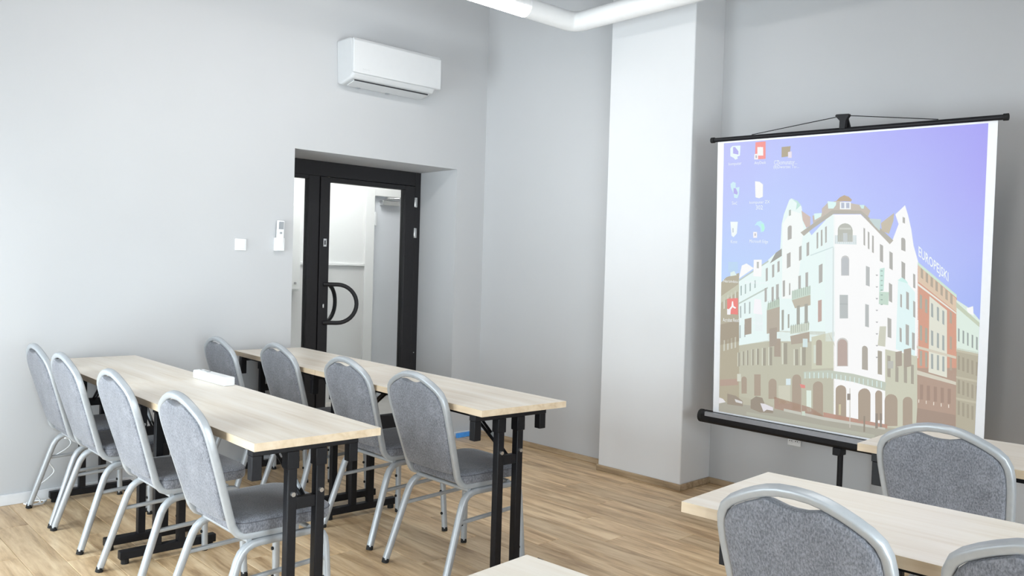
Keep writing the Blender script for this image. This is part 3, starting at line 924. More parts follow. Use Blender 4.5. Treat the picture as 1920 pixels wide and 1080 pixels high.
# the projected desktop picture: flat coloured shapes lying on the fabric (layer, colour, outline in mm on the screen)
PIC = [
(0,(186,182,160),[(-672,-371),(403,-262),(672,-281),(672,-779),(-672,-779)]),
(1,(176,166,140),[(-672,-31),(-640,0),(-560,28),(-543,-740),(-672,-746)]),
(2,(196,196,172),[(-672,-111),(-559,-33),(-558,-72),(-672,-149)]),
(2,(212,214,200),[(-654,-183),(-646,-179),(-647,-112),(-656,-116)]),
(2,(205,205,190),[(-650,-426),(-640,-422),(-641,-360),(-651,-364)]),
(2,(212,214,200),[(-631,-169),(-622,-165),(-624,-98),(-632,-102)]),
(2,(205,205,190),[(-626,-417),(-616,-413),(-617,-352),(-628,-356)]),
(2,(212,214,200),[(-607,-156),(-599,-151),(-600,-84),(-609,-89)]),
(2,(205,205,190),[(-602,-408),(-592,-404),(-594,-343),(-604,-347)]),
(2,(212,214,200),[(-584,-142),(-575,-137),(-577,-71),(-585,-75)]),
(2,(205,205,190),[(-579,-400),(-569,-396),(-570,-335),(-580,-339)]),
(2,(160,146,122),[(-672,-274),(-554,-238),(-551,-359),(-672,-393)]),
(2,(178,150,132),[(-669,-594),(-553,-573),(-552,-609),(-668,-632)]),
(1,(236,252,250),[(-562,-12),(-462,44),(-383,105),(-372,-341),(-554,-383)]),
(2,(254,254,254),[(-559,3),(-544,70),(-515,83),(-469,58),(-559,-3)]),
(2,(190,205,196),[(-559,-141),(-383,-41),(-383,-50),(-559,-150)]),
(2,(188,202,194),[(-562,-12),(-383,105),(-383,96),(-562,-21)]),
(4,(160,180,178),[(-547,-100),(-540,-96),(-541,-42),(-549,-46)]),
(4,(160,180,178),[(-521,-89),(-514,-85),(-515,-32),(-522,-35)]),
(4,(160,180,178),[(-492,-72),(-485,-69),(-486,-21),(-493,-25)]),
(4,(160,180,178),[(-463,-53),(-456,-49),(-457,-8),(-464,-11)]),
(4,(170,182,182),[(-548,-226),(-540,-223),(-542,-157),(-550,-160)]),
(4,(170,182,182),[(-522,-200),(-514,-197),(-516,-137),(-524,-140)]),
(4,(170,182,182),[(-493,-198),(-485,-195),(-486,-129),(-494,-132)]),
(4,(175,185,185),[(-549,-341),(-541,-339),(-543,-266),(-550,-268)]),
(4,(175,185,185),[(-519,-332),(-512,-330),(-513,-258),(-520,-260)]),
(1,(190,188,166),[(-557,-384),(-372,-335),(-364,-684),(-551,-671)]),
(1,(236,252,250),[(-376,-341),(-387,105),(-341,147),(-316,165),(-311,303),(-300,354),(-271,431),(-260,439),(-232,427),(-202,396),(-195,359),(-172,286),(-142,244),(-47,347),(-20,352),(0,-303)]),
(2,(249,254,252),[(-300,-100),(-305,303),(-258,374),(-207,359),(-187,289),(-215,-95)]),
(1,(190,188,166),[(-377,-282),(-4,-253),(10,-722),(-367,-688)]),
(2,(205,206,182),[(-127,-293),(-10,-254),(-4,-443),(-122,-463)]),
(2,(150,150,142),[(-341,147),(-307,171),(-306,131),(-374,88)]),
(1,(254,254,254),[(-28,352),(111,351),(214,256),(267,212),(297,303),(280,350),(324,394),(340,345),(357,278),(370,201),(395,120),(406,-262),(265,-329),(278,-720),(5,-740)]),
(2,(204,204,182),[(254,-317),(406,-334),(419,-700),(267,-705)]),
(1,(254,254,254),[(236,-172),(405,-158),(411,-344),(242,-332)]),
(2,(228,250,250),[(304,23),(324,34),(349,15),(385,-25),(396,-336),(305,-311)]),
(3,(206,244,238),[(301,28),(326,47),(344,27),(352,15)]),
(2,(236,250,250),[(-70,353),(-28,352),(-8,-304),(-51,-308)]),
(1,(214,150,122),[(392,117),(571,-39),(583,-370),(406,-392)]),
(1,(176,146,126),[(406,-392),(583,-370),(591,-687),(413,-679)]),
(2,(222,196,168),[(395,107),(569,-44),(571,-106),(398,27)]),
(2,(206,232,214),[(392,122),(570,-26),(571,-41),(393,107)]),
(2,(228,228,212),[(451,-39),(531,-102),(543,-421),(460,-406)]),
(3,(236,236,226),[(396,20),(571,-109),(571,-116),(396,9)]),
(3,(214,206,186),[(402,-283),(579,-315),(579,-327),(402,-296)]),
(3,(214,208,190),[(406,-402),(583,-436),(584,-451),(407,-423)]),
(4,(176,160,140),[(409,48),(420,39),(418,85),(407,94)]),
(4,(176,160,140),[(432,29),(443,20),(441,66),(430,74)]),
(4,(176,160,140),[(454,9),(466,1),(464,46),(453,55)]),
(4,(176,160,140),[(477,-10),(488,-18),(486,27),(475,36)]),
(4,(176,160,140),[(500,-29),(510,-37),(509,8),(498,17)]),
(4,(176,160,140),[(522,-48),(533,-56),(531,-11),(520,-2)]),
(4,(176,160,140),[(544,-66),(555,-75),(553,-29),(542,-21)]),
(4,(168,166,150),[(409,-99),(420,-107),(418,-40),(407,-32)]),
(4,(168,166,150),[(434,-118),(445,-125),(443,-58),(432,-51)]),
(4,(160,168,166),[(462,-136),(472,-142),(469,-81),(469,-79),(468,-77),(466,-75),(464,-73),(462,-72),(461,-72),(460,-73),(460,-75)]),
(4,(160,168,166),[(489,-151),(498,-158),(496,-97),(496,-95),(494,-92),(493,-90),(491,-89),(489,-88),(488,-88),(487,-89),(486,-90)]),
(4,(160,168,166),[(513,-167),(522,-173),(520,-112),(520,-110),(519,-108),(517,-106),(515,-104),(513,-103),(512,-103),(511,-104),(511,-106)]),
(4,(176,160,140),[(545,-159),(555,-165),(553,-110),(543,-104)]),
(4,(168,166,150),[(415,-253),(426,-257),(423,-185),(412,-181)]),
(4,(168,166,150),[(439,-263),(450,-268),(448,-196),(437,-191)]),
(4,(160,168,166),[(467,-274),(477,-277),(474,-206),(464,-202)]),
(4,(160,168,166),[(493,-282),(503,-286),(500,-215),(491,-211)]),
(4,(160,168,166),[(517,-291),(527,-295),(524,-224),(515,-220)]),
(4,(176,160,140),[(550,-282),(559,-286),(557,-226),(548,-222)]),
(4,(168,166,150),[(419,-378),(430,-380),(428,-307),(417,-306)]),
(4,(168,166,150),[(444,-383),(455,-384),(452,-312),(441,-310)]),
(4,(160,168,166),[(471,-387),(481,-388),(478,-316),(468,-315)]),
(4,(160,168,166),[(497,-390),(507,-391),(504,-319),(495,-318)]),
(4,(160,168,166),[(521,-393),(531,-394),(528,-323),(519,-322)]),
(4,(176,160,140),[(554,-384),(563,-385),(561,-324),(551,-323)]),
(4,(158,128,110),[(426,-543),(440,-542),(438,-469),(423,-470)]),
(4,(158,128,110),[(457,-543),(472,-542),(469,-470),(455,-471)]),
(4,(158,128,110),[(489,-543),(503,-543),(500,-471),(486,-471)]),
(4,(158,128,110),[(520,-544),(534,-543),(531,-472),(517,-472)]),
(4,(158,128,110),[(550,-544),(564,-543),(562,-472),(548,-473)]),
(3,(160,134,116),[(415,-587),(587,-593),(590,-679),(413,-679)]),
(5,(236,226,214),[(419,-560),(423,-560),(423,-544),(419,-544)]),
(5,(236,226,214),[(454,-561),(457,-561),(457,-545),(453,-545)]),
(5,(236,226,214),[(487,-562),(491,-562),(491,-546),(487,-546)]),
(5,(236,226,214),[(521,-563),(525,-563),(524,-547),(520,-547)]),
(5,(236,226,214),[(554,-564),(558,-563),(557,-548),(553,-548)]),
(1,(224,240,228),[(569,-49),(627,-85),(672,-137),(672,-293),(578,-282)]),
(1,(178,170,146),[(577,-274),(672,-285),(672,-728),(591,-699)]),
(2,(196,206,180),[(569,-59),(672,-149),(672,-169),(570,-84)]),
(2,(254,254,254),[(614,-86),(642,-74),(646,-118),(621,-105)]),
(4,(150,160,156),[(584,-242),(591,-245),(589,-185),(582,-181)]),
(4,(150,160,156),[(604,-250),(611,-253),(609,-193),(602,-190)]),
(4,(150,160,156),[(624,-258),(630,-261),(628,-201),(621,-198)]),
(4,(150,160,156),[(643,-266),(650,-269),(648,-209),(641,-206)]),
(4,(150,160,156),[(662,-273),(669,-276),(667,-217),(660,-214)]),
(4,(158,148,126),[(588,-376),(597,-377),(595,-311),(586,-310)]),
(4,(158,148,126),[(608,-381),(617,-382),(614,-317),(605,-316)]),
(4,(158,148,126),[(627,-386),(636,-387),(634,-322),(625,-321)]),
(4,(158,148,126),[(647,-391),(656,-392),(653,-327),(644,-326)]),
(4,(158,148,126),[(666,-396),(672,-396),(672,-332),(664,-331)]),
(4,(158,148,126),[(592,-489),(602,-490),(599,-424),(590,-424)]),
(4,(158,148,126),[(612,-494),(621,-494),(619,-429),(610,-428)]),
(4,(158,148,126),[(632,-498),(641,-499),(638,-434),(629,-433)]),
(4,(158,148,126),[(651,-503),(660,-504),(658,-439),(649,-438)]),
(4,(158,148,126),[(670,-508),(672,-508),(672,-443),(668,-443)]),
(4,(158,148,126),[(596,-590),(605,-591),(603,-525),(594,-524)]),
(4,(158,148,126),[(616,-594),(625,-595),(623,-530),(613,-529)]),
(4,(158,148,126),[(636,-599),(645,-599),(642,-534),(633,-534)]),
(4,(158,148,126),[(655,-603),(664,-604),(662,-539),(653,-538)]),
(4,(158,148,126),[(672,-543),(672,-542),(672,-547)]),
(3,(194,188,164),[(578,-282),(672,-293),(672,-303),(578,-292)]),
(3,(194,188,164),[(582,-408),(672,-416),(672,-426),(583,-418)]),
(3,(194,188,164),[(586,-509),(672,-515),(672,-525),(587,-519)]),
(2,(196,184,172),[(-90,383),(-60,412),(-8,422),(89,402),(133,394),(159,369),(149,340),(112,366),(-36,371),(-135,304),(-140,346),(-89,357)]),
(3,(186,160,126),[(-15,421),(3,439),(25,449),(48,441),(65,425),(61,417)]),
(3,(178,172,160),[(-203,258),(-184,240),(-138,278),(-28,354),(112,353),(259,204),(275,223),(149,340),(112,370),(-36,375),(-142,300)]),
(4,(246,250,252),[(4,415),(60,414),(61,377),(5,378)]),
(5,(178,186,206),[(11,411),(27,411),(28,383),(12,383)]),
(5,(178,186,206),[(36,410),(53,410),(54,383),(37,383)]),
(4,(222,250,248),[(-61,420),(-15,415),(-16,400),(-29,382),(-56,382)]),
(4,(222,250,248),[(-132,357),(-90,360),(-93,342),(-127,323)]),
(4,(206,240,236),[(104,398),(129,398),(126,380),(115,380)]),
(3,(206,184,174),[(-201,373),(-151,340),(-150,293),(-172,283),(-193,323)]),
(3,(196,184,162),[(213,308),(274,357),(272,319),(253,255),(218,269)]),
(4,(196,214,214),[(153,330),(213,326),(208,269),(182,294)]),
(2,(196,232,224),[(-271,439),(-226,426),(-205,403),(-232,377),(-209,399),(-250,431)]),
(4,(172,170,165),[(-207,107),(-193,115),(-195,189),(-209,181)]),
(4,(172,170,165),[(-166,132),(-152,140),(-154,210),(-168,202)]),
(4,(172,170,165),[(-275,64),(-254,76),(-256,153),(-277,142)]),
(4,(172,170,165),[(-329,40),(-316,47),(-318,105),(-330,98)]),
(4,(172,170,165),[(-359,10),(-347,17),(-348,86),(-361,79)]),
(4,(172,170,165),[(-396,-13),(-384,-6),(-386,65),(-398,58)]),
(4,(172,170,165),[(-95,-8),(-76,3),(-78,98),(-98,87)]),
(4,(172,170,165),[(-274,216),(-252,225),(-253,288),(-254,292),(-257,294),(-260,295),(-265,294),(-269,292),(-273,288),(-275,284),(-276,279)]),
(4,(176,186,180),[(-271,345),(-259,349),(-260,380),(-271,376)]),
(4,(172,170,165),[(-207,-48),(-193,-42),(-195,31),(-209,26)]),
(4,(172,170,165),[(-167,-46),(-153,-40),(-155,50),(-170,45)]),
(4,(172,170,165),[(-294,-90),(-282,-86),(-284,1),(-297,-4)]),
(4,(172,170,165),[(-259,-79),(-251,-76),(-253,-13),(-260,-15)]),
(4,(172,170,165),[(-359,-130),(-346,-125),(-348,-37),(-361,-42)]),
(4,(172,170,165),[(-332,-131),(-317,-125),(-319,-21),(-335,-26)]),
(4,(172,170,165),[(-400,-126),(-387,-121),(-389,-45),(-402,-50)]),
(5,(200,218,204),[(-243,-56),(-140,-22),(-139,-70),(-242,-105)]),
(4,(188,180,160),[(-242,-105),(-139,-70),(-137,-124),(-223,-147)]),
(5,(186,204,186),[(-381,-132),(-313,-101),(-311,-145),(-386,-171)]),
(3,(178,166,148),[(-386,-171),(-311,-145),(-308,-281),(-383,-300)]),
(6,(140,160,146),[(-237,-96),(-235,-96),(-236,-50),(-238,-51)]),
(6,(140,156,142),[(-241,-284),(-239,-283),(-240,-237),(-243,-238)]),
(6,(140,160,146),[(-225,-93),(-223,-92),(-224,-46),(-227,-47)]),
(6,(140,156,142),[(-229,-281),(-227,-280),(-228,-234),(-231,-235)]),
(6,(140,160,146),[(-213,-89),(-211,-88),(-213,-42),(-215,-43)]),
(6,(140,156,142),[(-217,-277),(-215,-277),(-216,-231),(-219,-231)]),
(6,(140,160,146),[(-201,-85),(-199,-84),(-201,-38),(-203,-39)]),
(6,(140,156,142),[(-205,-274),(-203,-273),(-204,-227),(-207,-228)]),
(6,(140,160,146),[(-190,-81),(-188,-80),(-189,-35),(-191,-35)]),
(6,(140,156,142),[(-193,-270),(-191,-270),(-193,-224),(-195,-225)]),
(6,(140,160,146),[(-178,-77),(-176,-76),(-177,-31),(-179,-32)]),
(6,(140,156,142),[(-182,-267),(-179,-266),(-181,-221),(-183,-221)]),
(6,(140,160,146),[(-166,-73),(-164,-72),(-165,-27),(-167,-28)]),
(6,(140,156,142),[(-170,-264),(-168,-263),(-169,-217),(-171,-218)]),
(6,(140,160,146),[(-154,-69),(-152,-69),(-154,-23),(-156,-24)]),
(6,(140,156,142),[(-158,-260),(-156,-260),(-157,-214),(-159,-215)]),
(6,(140,160,146),[(-143,-65),(-141,-65),(-142,-20),(-144,-20)]),
(6,(140,156,142),[(-146,-257),(-144,-256),(-145,-211),(-148,-211)]),
(6,(140,160,146),[(-378,-161),(-376,-161),(-377,-120),(-379,-120)]),
(6,(140,160,146),[(-365,-156),(-363,-155),(-364,-114),(-366,-115)]),
(6,(140,160,146),[(-353,-150),(-351,-149),(-352,-109),(-354,-109)]),
(6,(140,160,146),[(-341,-145),(-338,-144),(-339,-103),(-342,-104)]),
(6,(140,160,146),[(-328,-139),(-326,-138),(-327,-98),(-329,-98)]),
(6,(140,160,146),[(-316,-134),(-314,-133),(-315,-92),(-317,-93)]),
(4,(190,160,150),[(-94,-211),(-74,-203),(-77,-91),(-97,-98)]),
(4,(160,160,150),[(-296,-273),(-284,-269),(-286,-159),(-299,-163)]),
(4,(160,160,150),[(-261,-258),(-252,-255),(-254,-180),(-263,-183)]),
(4,(160,160,150),[(-211,-260),(-193,-254),(-196,-129),(-214,-134)]),
(4,(160,160,150),[(-167,-236),(-149,-230),(-152,-117),(-170,-122)]),
(5,(208,216,200),[(-247,-244),(-140,-217),(-142,-260),(-246,-290)]),
(3,(172,158,140),[(-246,-299),(-139,-266),(-137,-322),(-239,-344)]),
(4,(158,152,134),[(-553,-502),(-543,-501),(-545,-422),(-555,-423)]),
(4,(216,218,200),[(-558,-503),(-554,-502),(-555,-423),(-559,-424)]),
(4,(158,152,134),[(-526,-493),(-516,-492),(-518,-413),(-528,-414)]),
(4,(216,218,200),[(-531,-493),(-527,-493),(-529,-414),(-533,-415)]),
(4,(158,152,134),[(-500,-490),(-490,-488),(-492,-404),(-502,-405)]),
(4,(216,218,200),[(-504,-490),(-500,-490),(-502,-405),(-506,-406)]),
(4,(158,152,134),[(-467,-486),(-457,-484),(-459,-394),(-469,-396)]),
(4,(216,218,200),[(-472,-486),(-468,-486),(-470,-396),(-474,-396)]),
(4,(158,152,134),[(-438,-479),(-425,-477),(-427,-388),(-440,-389)]),
(4,(216,218,200),[(-444,-480),(-439,-479),(-441,-389),(-446,-390)]),
(4,(158,152,134),[(-401,-479),(-385,-477),(-387,-379),(-403,-381)]),
(4,(216,218,200),[(-408,-480),(-402,-479),(-404,-381),(-410,-382)]),
(4,(158,152,134),[(-363,-473),(-347,-471),(-349,-371),(-365,-372)]),
(4,(216,218,200),[(-370,-474),(-363,-473),(-366,-372),(-372,-373)]),
(4,(158,152,134),[(-280,-457),(-259,-454),(-262,-338),(-283,-340)]),
(4,(216,218,200),[(-290,-458),(-281,-457),(-284,-340),(-293,-341)]),
(4,(158,152,134),[(-214,-455),(-196,-452),(-199,-366),(-217,-368)]),
(4,(216,218,200),[(-223,-456),(-215,-455),(-218,-368),(-225,-369)]),
(4,(158,152,134),[(-175,-450),(-155,-447),(-157,-350),(-178,-352)]),
(4,(216,218,200),[(-185,-451),(-177,-450),(-179,-353),(-188,-353)]),
(4,(166,150,132),[(-336,-422),(-298,-418),(-301,-319),(-338,-322)]),
(4,(214,232,232),[(-174,-352),(-147,-349),(-148,-304),(-175,-306)]),
(4,(166,150,132),[(-98,-440),(-66,-437),(-69,-317),(-71,-311),(-74,-306),(-79,-304),(-86,-303),(-92,-305),(-97,-309),(-100,-314),(-101,-320)]),
(4,(214,222,208),[(-111,-431),(-99,-429),(-102,-333),(-114,-334)]),
(3,(206,204,200),[(14,-432),(72,-425),(68,-305),(66,-295),(59,-286),(50,-281),(39,-280),(27,-283),(18,-290),(12,-300),(10,-311)]),
(4,(182,160,150),[(18,-429),(68,-423),(64,-311),(62,-301),(57,-294),(48,-289),(39,-288),(29,-290),(21,-296),(16,-305),(15,-315)]),
(4,(172,164,152),[(143,-431),(173,-433),(169,-327),(168,-321),(165,-316),(160,-312),(154,-310),(148,-311),(144,-314),(141,-318),(140,-324)]),
(3,(206,206,188),[(-38,-256),(-8,-304),(1,-331),(-17,-304)]),
(4,(182,184,174),[(-1,212),(76,213),(74,270),(70,284),(62,296),(49,304),(34,307),(20,304),(7,296),(-1,284),(-3,269)]),
(5,(206,208,200),[(6,284),(65,284),(66,275),(6,275)]),
(5,(200,206,208),[(26,214),(48,214),(47,257),(25,257)]),
(5,(224,234,236),[(-17,245),(-2,245),(-1,212),(77,213),(76,246),(94,246),(96,199),(-16,201)]),
(6,(190,200,202),[(-13,202),(-11,202),(-13,246),(-14,246)]),
(6,(190,200,202),[(-2,202),(-1,202),(-2,246),(-4,246)]),
(6,(190,200,202),[(8,202),(10,202),(8,246),(7,246)]),
(6,(190,200,202),[(19,203),(20,203),(19,246),(17,246)]),
(6,(190,200,202),[(29,203),(31,203),(29,246),(28,246)]),
(6,(190,200,202),[(40,203),(41,203),(40,246),(38,246)]),
(6,(190,200,202),[(50,203),(52,203),(50,246),(49,246)]),
(6,(190,200,202),[(60,203),(62,203),(61,247),(59,247)]),
(6,(190,200,202),[(71,204),(72,204),(71,247),(69,247)]),
(6,(190,200,202),[(81,204),(83,204),(81,247),(80,247)]),
(6,(190,200,202),[(91,204),(93,204),(91,247),(90,247)]),
(4,(172,170,165),[(-112,173),(-104,178),(-106,261),(-115,256)]),
(4,(172,170,165),[(-90,187),(-81,192),(-84,275),(-92,270)]),
(4,(172,170,165),[(-67,204),(-59,209),(-61,292),(-70,287)]),
(4,(172,170,165),[(131,199),(139,194),(136,280),(128,284)]),
(4,(172,170,165),[(153,181),(161,176),(158,261),(150,266)]),
(4,(172,170,165),[(174,163),(183,158),(180,243),(172,247)]),
(4,(200,200,200),[(22,39),(63,41),(61,123),(59,131),(54,138),(47,142),(39,143),(32,141),(25,137),(21,130),(19,122)]),
(5,(186,190,194),[(25,42),(60,43),(58,118),(56,125),(52,130),(47,134),(40,135),(33,133),(27,129),(23,124),(22,117)]),
(4,(182,188,188),[(21,-182),(64,-178),(60,-58),(17,-60)]),
(5,(160,166,166),[(19,-109),(61,-106),(61,-103),(19,-105)]),
(4,(180,184,184),[(149,-3),(168,-9),(165,87),(146,94)]),
(4,(180,184,184),[(152,-211),(171,-215),(167,-102),(149,-98)]),
(3,(206,226,226),[(-145,141),(-23,188),(-23,183),(-145,135)]),
(3,(214,226,226),[(-26,183),(-20,183),(-8,-304),(-14,-304)]),
(4,(172,170,165),[(214,121),(230,112),(227,196),(211,205)]),
(4,(172,170,165),[(261,86),(277,77),(274,161),(258,170)]),
(4,(172,170,165),[(320,45),(337,34),(335,112),(317,123)]),
(4,(172,170,165),[(376,-2),(386,-7),(383,60),(373,65)]),
(4,(172,170,165),[(264,-75),(280,-83),(277,6),(261,15)]),
(4,(172,170,165),[(319,-100),(327,-104),(325,-41),(317,-37)]),
(4,(172,170,165),[(347,-107),(360,-113),(357,-30),(344,-23)]),
(4,(172,170,165),[(381,-144),(391,-149),(388,-72),(378,-66)]),
(4,(172,170,165),[(314,178),(334,170),(332,222),(331,226),(329,231),(326,234),(322,236),(318,237),(315,236),(312,234),(312,230)]),
(4,(172,170,165),[(316,310),(327,305),(326,333),(315,338)]),
(4,(172,170,165),[(264,-254),(282,-259),(279,-164),(260,-158)]),
(4,(172,170,165),[(322,-271),(332,-274),(329,-206),(319,-202)]),
(4,(172,170,165),[(351,-282),(366,-287),(363,-188),(347,-183)]),
(4,(172,170,165),[(381,-303),(394,-307),(391,-224),(378,-220)]),
(4,(164,156,140),[(308,-472),(323,-473),(321,-399),(306,-397)]),
(4,(164,156,140),[(349,-471),(364,-472),(360,-378),(345,-377)]),
(4,(164,156,140),[(382,-472),(395,-473),(392,-379),(379,-378)]),
(4,(164,156,140),[(269,-453),(285,-454),(281,-348),(265,-346)]),
(4,(164,156,140),[(222,-445),(243,-447),(239,-329),(218,-327)]),
(6,(164,150,134),[(346,-398),(381,-386),(377,-297),(343,-308)]),
(6,(164,150,134),[(307,-399),(337,-389),(334,-316),(304,-325)]),
(6,(164,150,134),[(-517,-320),(-475,-308),(-477,-218),(-519,-230)]),
(6,(164,150,134),[(-365,-371),(-322,-358),(-324,-258),(-368,-270)]),
(6,(186,186,178),[(270,-411),(296,-408),(295,-371),(269,-374)]),
(5,(236,248,248),[(-454,-292),(-409,-288),(-411,-187),(-456,-191)]),
(5,(200,232,222),[(215,82),(238,88),(237,-26),(216,-32)]),
(5,(196,220,204),[(216,-32),(263,-32),(262,-96),(216,-94)]),
(6,(150,176,166),[(219,69),(230,69),(229,74),(219,74)]),
(6,(164,164,166),[(195,52),(208,52),(202,44)]),
(6,(150,176,166),[(220,45),(230,45),(230,51),(220,50)]),
(6,(164,164,166),[(197,-7),(210,-6),(204,-14)]),
(6,(150,176,166),[(221,21),(231,22),(231,27),(221,26)]),
(6,(164,164,166),[(199,-65),(212,-64),(206,-73)]),
(6,(150,176,166),[(222,-3),(232,-2),(232,3),(222,3)]),
(6,(164,164,166),[(201,-124),(214,-123),(208,-131)]),
(6,(150,176,166),[(222,-27),(233,-26),(233,-21),(222,-21)]),
(6,(164,164,166),[(203,-183),(216,-182),(210,-190)]),
(6,(150,176,166),[(223,-50),(234,-50),(233,-44),(223,-45)]),
(6,(164,164,166),[(205,-242),(218,-240),(212,-249)]),
(6,(150,176,166),[(224,-74),(234,-74),(234,-68),(224,-69)]),
(6,(164,164,166),[(207,-301),(220,-299),(214,-308)]),
(6,(150,176,166),[(225,-98),(235,-97),(235,-92),(225,-93)]),
(6,(164,164,166),[(209,-360),(222,-358),(215,-367)]),
(4,(206,206,188),[(224,-205),(255,-202),(254,-304),(217,-302)]),
(3,(192,200,184),[(-166,-483),(-32,-458),(99,-460),(207,-473),(265,-482),(261,-525),(101,-502),(-31,-497),(-165,-521)]),
(4,(222,244,244),[(-157,-518),(-154,-518),(-155,-486),(-158,-486)]),
(4,(222,244,244),[(-133,-515),(-129,-515),(-130,-483),(-134,-483)]),
(4,(222,244,244),[(-108,-511),(-105,-511),(-105,-480),(-109,-480)]),
(4,(222,244,244),[(-84,-508),(-80,-508),(-81,-477),(-85,-477)]),
(4,(222,244,244),[(-59,-505),(-56,-505),(-57,-474),(-60,-474)]),
(4,(222,244,244),[(-35,-502),(-32,-502),(-33,-471),(-36,-471)]),
(4,(222,244,244),[(-11,-503),(-8,-502),(-9,-472),(-12,-472)]),
(4,(222,244,244),[(12,-503),(16,-503),(15,-473),(11,-473)]),
(4,(222,244,244),[(36,-504),(39,-504),(38,-474),(35,-474)]),
(4,(222,244,244),[(59,-505),(63,-505),(62,-475),(58,-475)]),
(4,(222,244,244),[(83,-506),(86,-506),(85,-476),(82,-476)]),
(4,(222,244,244),[(106,-507),(109,-507),(108,-477),(105,-477)]),
(4,(222,244,244),[(129,-508),(132,-508),(131,-477),(128,-478)]),
(4,(222,244,244),[(151,-508),(154,-508),(153,-478),(150,-478)]),
(4,(222,244,244),[(174,-509),(177,-509),(176,-479),(173,-479)]),
(4,(222,244,244),[(196,-510),(199,-510),(198,-480),(195,-480)]),
(4,(222,244,244),[(218,-511),(222,-511),(221,-481),(217,-481)]),
(4,(222,244,244),[(240,-512),(244,-512),(243,-482),(239,-482)]),
(4,(168,150,130),[(-529,-655),(-496,-650),(-498,-568),(-500,-563),(-503,-558),(-509,-556),(-515,-555),(-521,-557),(-527,-561),(-530,-567),(-531,-573)]),
(4,(168,150,130),[(-363,-660),(-316,-653),(-318,-563),(-320,-555),(-325,-549),(-333,-545),(-342,-544),(-351,-547),(-358,-553),(-363,-561),(-365,-570)]),
(4,(168,150,130),[(-107,-716),(-52,-707),(-57,-547),(-59,-537),(-65,-529),(-74,-525),(-85,-524),(-95,-528),(-104,-535),(-110,-544),(-112,-555)]),
(4,(168,150,130),[(15,-716),(71,-706),(66,-551),(64,-540),(58,-532),(48,-528),(38,-527),(27,-531),(18,-538),(12,-548),(11,-559)]),
(4,(168,150,130),[(133,-701),(194,-691),(190,-553),(187,-542),(180,-533),(170,-527),(158,-527),(147,-531),(137,-539),(130,-550),(128,-562)]),
(4,(168,150,130),[(218,-681),(252,-675),(247,-542),(246,-536),(242,-531),(236,-528),(230,-527),(223,-529),(218,-534),(215,-540),(213,-547)]),
(4,(168,150,130),[(264,-703),(326,-692),(322,-565),(319,-553),(312,-543),(302,-538),(290,-537),(278,-541),(268,-550),(262,-561),(260,-574)]),
(4,(168,150,130),[(351,-685),(396,-677),(392,-559),(390,-550),(385,-543),(377,-539),(369,-539),(360,-542),(353,-548),(348,-557),(347,-566)]),
(4,(168,150,130),[(-450,-656),(-411,-650),(-414,-530),(-453,-535)]),
(4,(168,150,130),[(-225,-698),(-173,-690),(-178,-524),(-180,-515),(-186,-508),(-194,-503),(-204,-503),(-214,-506),(-222,-512),(-227,-521),(-229,-531)]),
(4,(206,204,184),[(-304,-678),(-236,-668),(-239,-568),(-307,-578)]),
(4,(226,240,228),[(-143,-696),(-117,-692),(-120,-578),(-147,-581)]),
(5,(206,196,160),[(31,-685),(42,-683),(41,-627),(30,-629)]),
(4,(186,140,120),[(-51,-684),(214,-693),(277,-693),(278,-714),(-50,-718)]),
(4,(168,138,118),[(-330,-644),(-122,-670),(-48,-704),(-47,-726),(-328,-709)]),
(4,(168,164,148),[(-672,-721),(-431,-713),(-241,-712),(-47,-721),(215,-720),(419,-694),(672,-711),(672,-779),(-672,-779)]),
(5,(198,198,186),[(-272,-700),(-48,-709),(267,-711),(268,-721),(-47,-726),(-272,-714)]),
(5,(178,178,160),[(-496,-754),(216,-755),(217,-774),(-495,-772)]),
(6,(146,132,114),[(-471,-683),(-439,-657),(-400,-660),(-386,-691),(-335,-704),(-334,-736),(-414,-744),(-470,-731)]),
(7,(230,226,232),[(-412,-692),(-386,-691),(-335,-704),(-334,-722),(-372,-722),(-391,-737)]),
(6,(150,136,118),[(-619,-668),(-564,-673),(-520,-697),(-519,-727),(-618,-730)]),
(7,(222,220,220),[(-571,-692),(-523,-700),(-523,-712),(-564,-709)]),
(7,(232,230,232),[(-672,-698),(-646,-703),(-628,-719),(-672,-734)]),
(6,(226,130,120),[(-185,-552),(-155,-554),(-154,-571),(-178,-572)]),
(6,(220,236,240),[(-263,-569),(-236,-565),(-237,-530),(-264,-534)]),
(6,(186,176,160),[(-173,-716),(-169,-715),(-173,-571),(-177,-571)]),
(6,(206,220,204),[(-168,-721),(-150,-718),(-151,-695),(-169,-698)]),
(6,(206,200,190),[(89,-742),(94,-741),(87,-537),(83,-537)]),
(7,(140,128,116),[(73,-600),(90,-597),(89,-564),(72,-567)]),
(6,(140,126,112),[(219,-722),(232,-720),(230,-644),(217,-646)]),
(6,(140,126,112),[(241,-712),(252,-711),(249,-641),(239,-642)]),
(6,(140,128,110),[(161,-751),(169,-750),(167,-668),(159,-669)]),
(5,(214,216,200),[(-558,-589),(-534,-585),(-535,-543),(-559,-546)]),
(8,(236,250,254),[(-629,727),(-616,738),(-566,737),(-568,682),(-584,677),(-581,665),(-597,661),(-608,672),(-628,682)]),
(9,(176,172,244),[(-612,731),(-599,731),(-578,706),(-578,688),(-611,696)]),
(8,(250,140,134),[(-475,749),(-415,750),(-413,656),(-476,656)]),
(9,(254,254,254),[(-462,676),(-427,674),(-429,720),(-463,722)]),
(9,(254,254,254),[(-461,702),(-446,724),(-427,702),(-442,677)]),
(10,(250,246,250),[(-480,685),(-458,687),(-457,655),(-480,656)]),
(11,(170,170,180),[(-472,663),(-464,663),(-465,677),(-473,678)]),
(8,(172,156,124),[(-321,713),(-270,715),(-275,662),(-320,659)]),
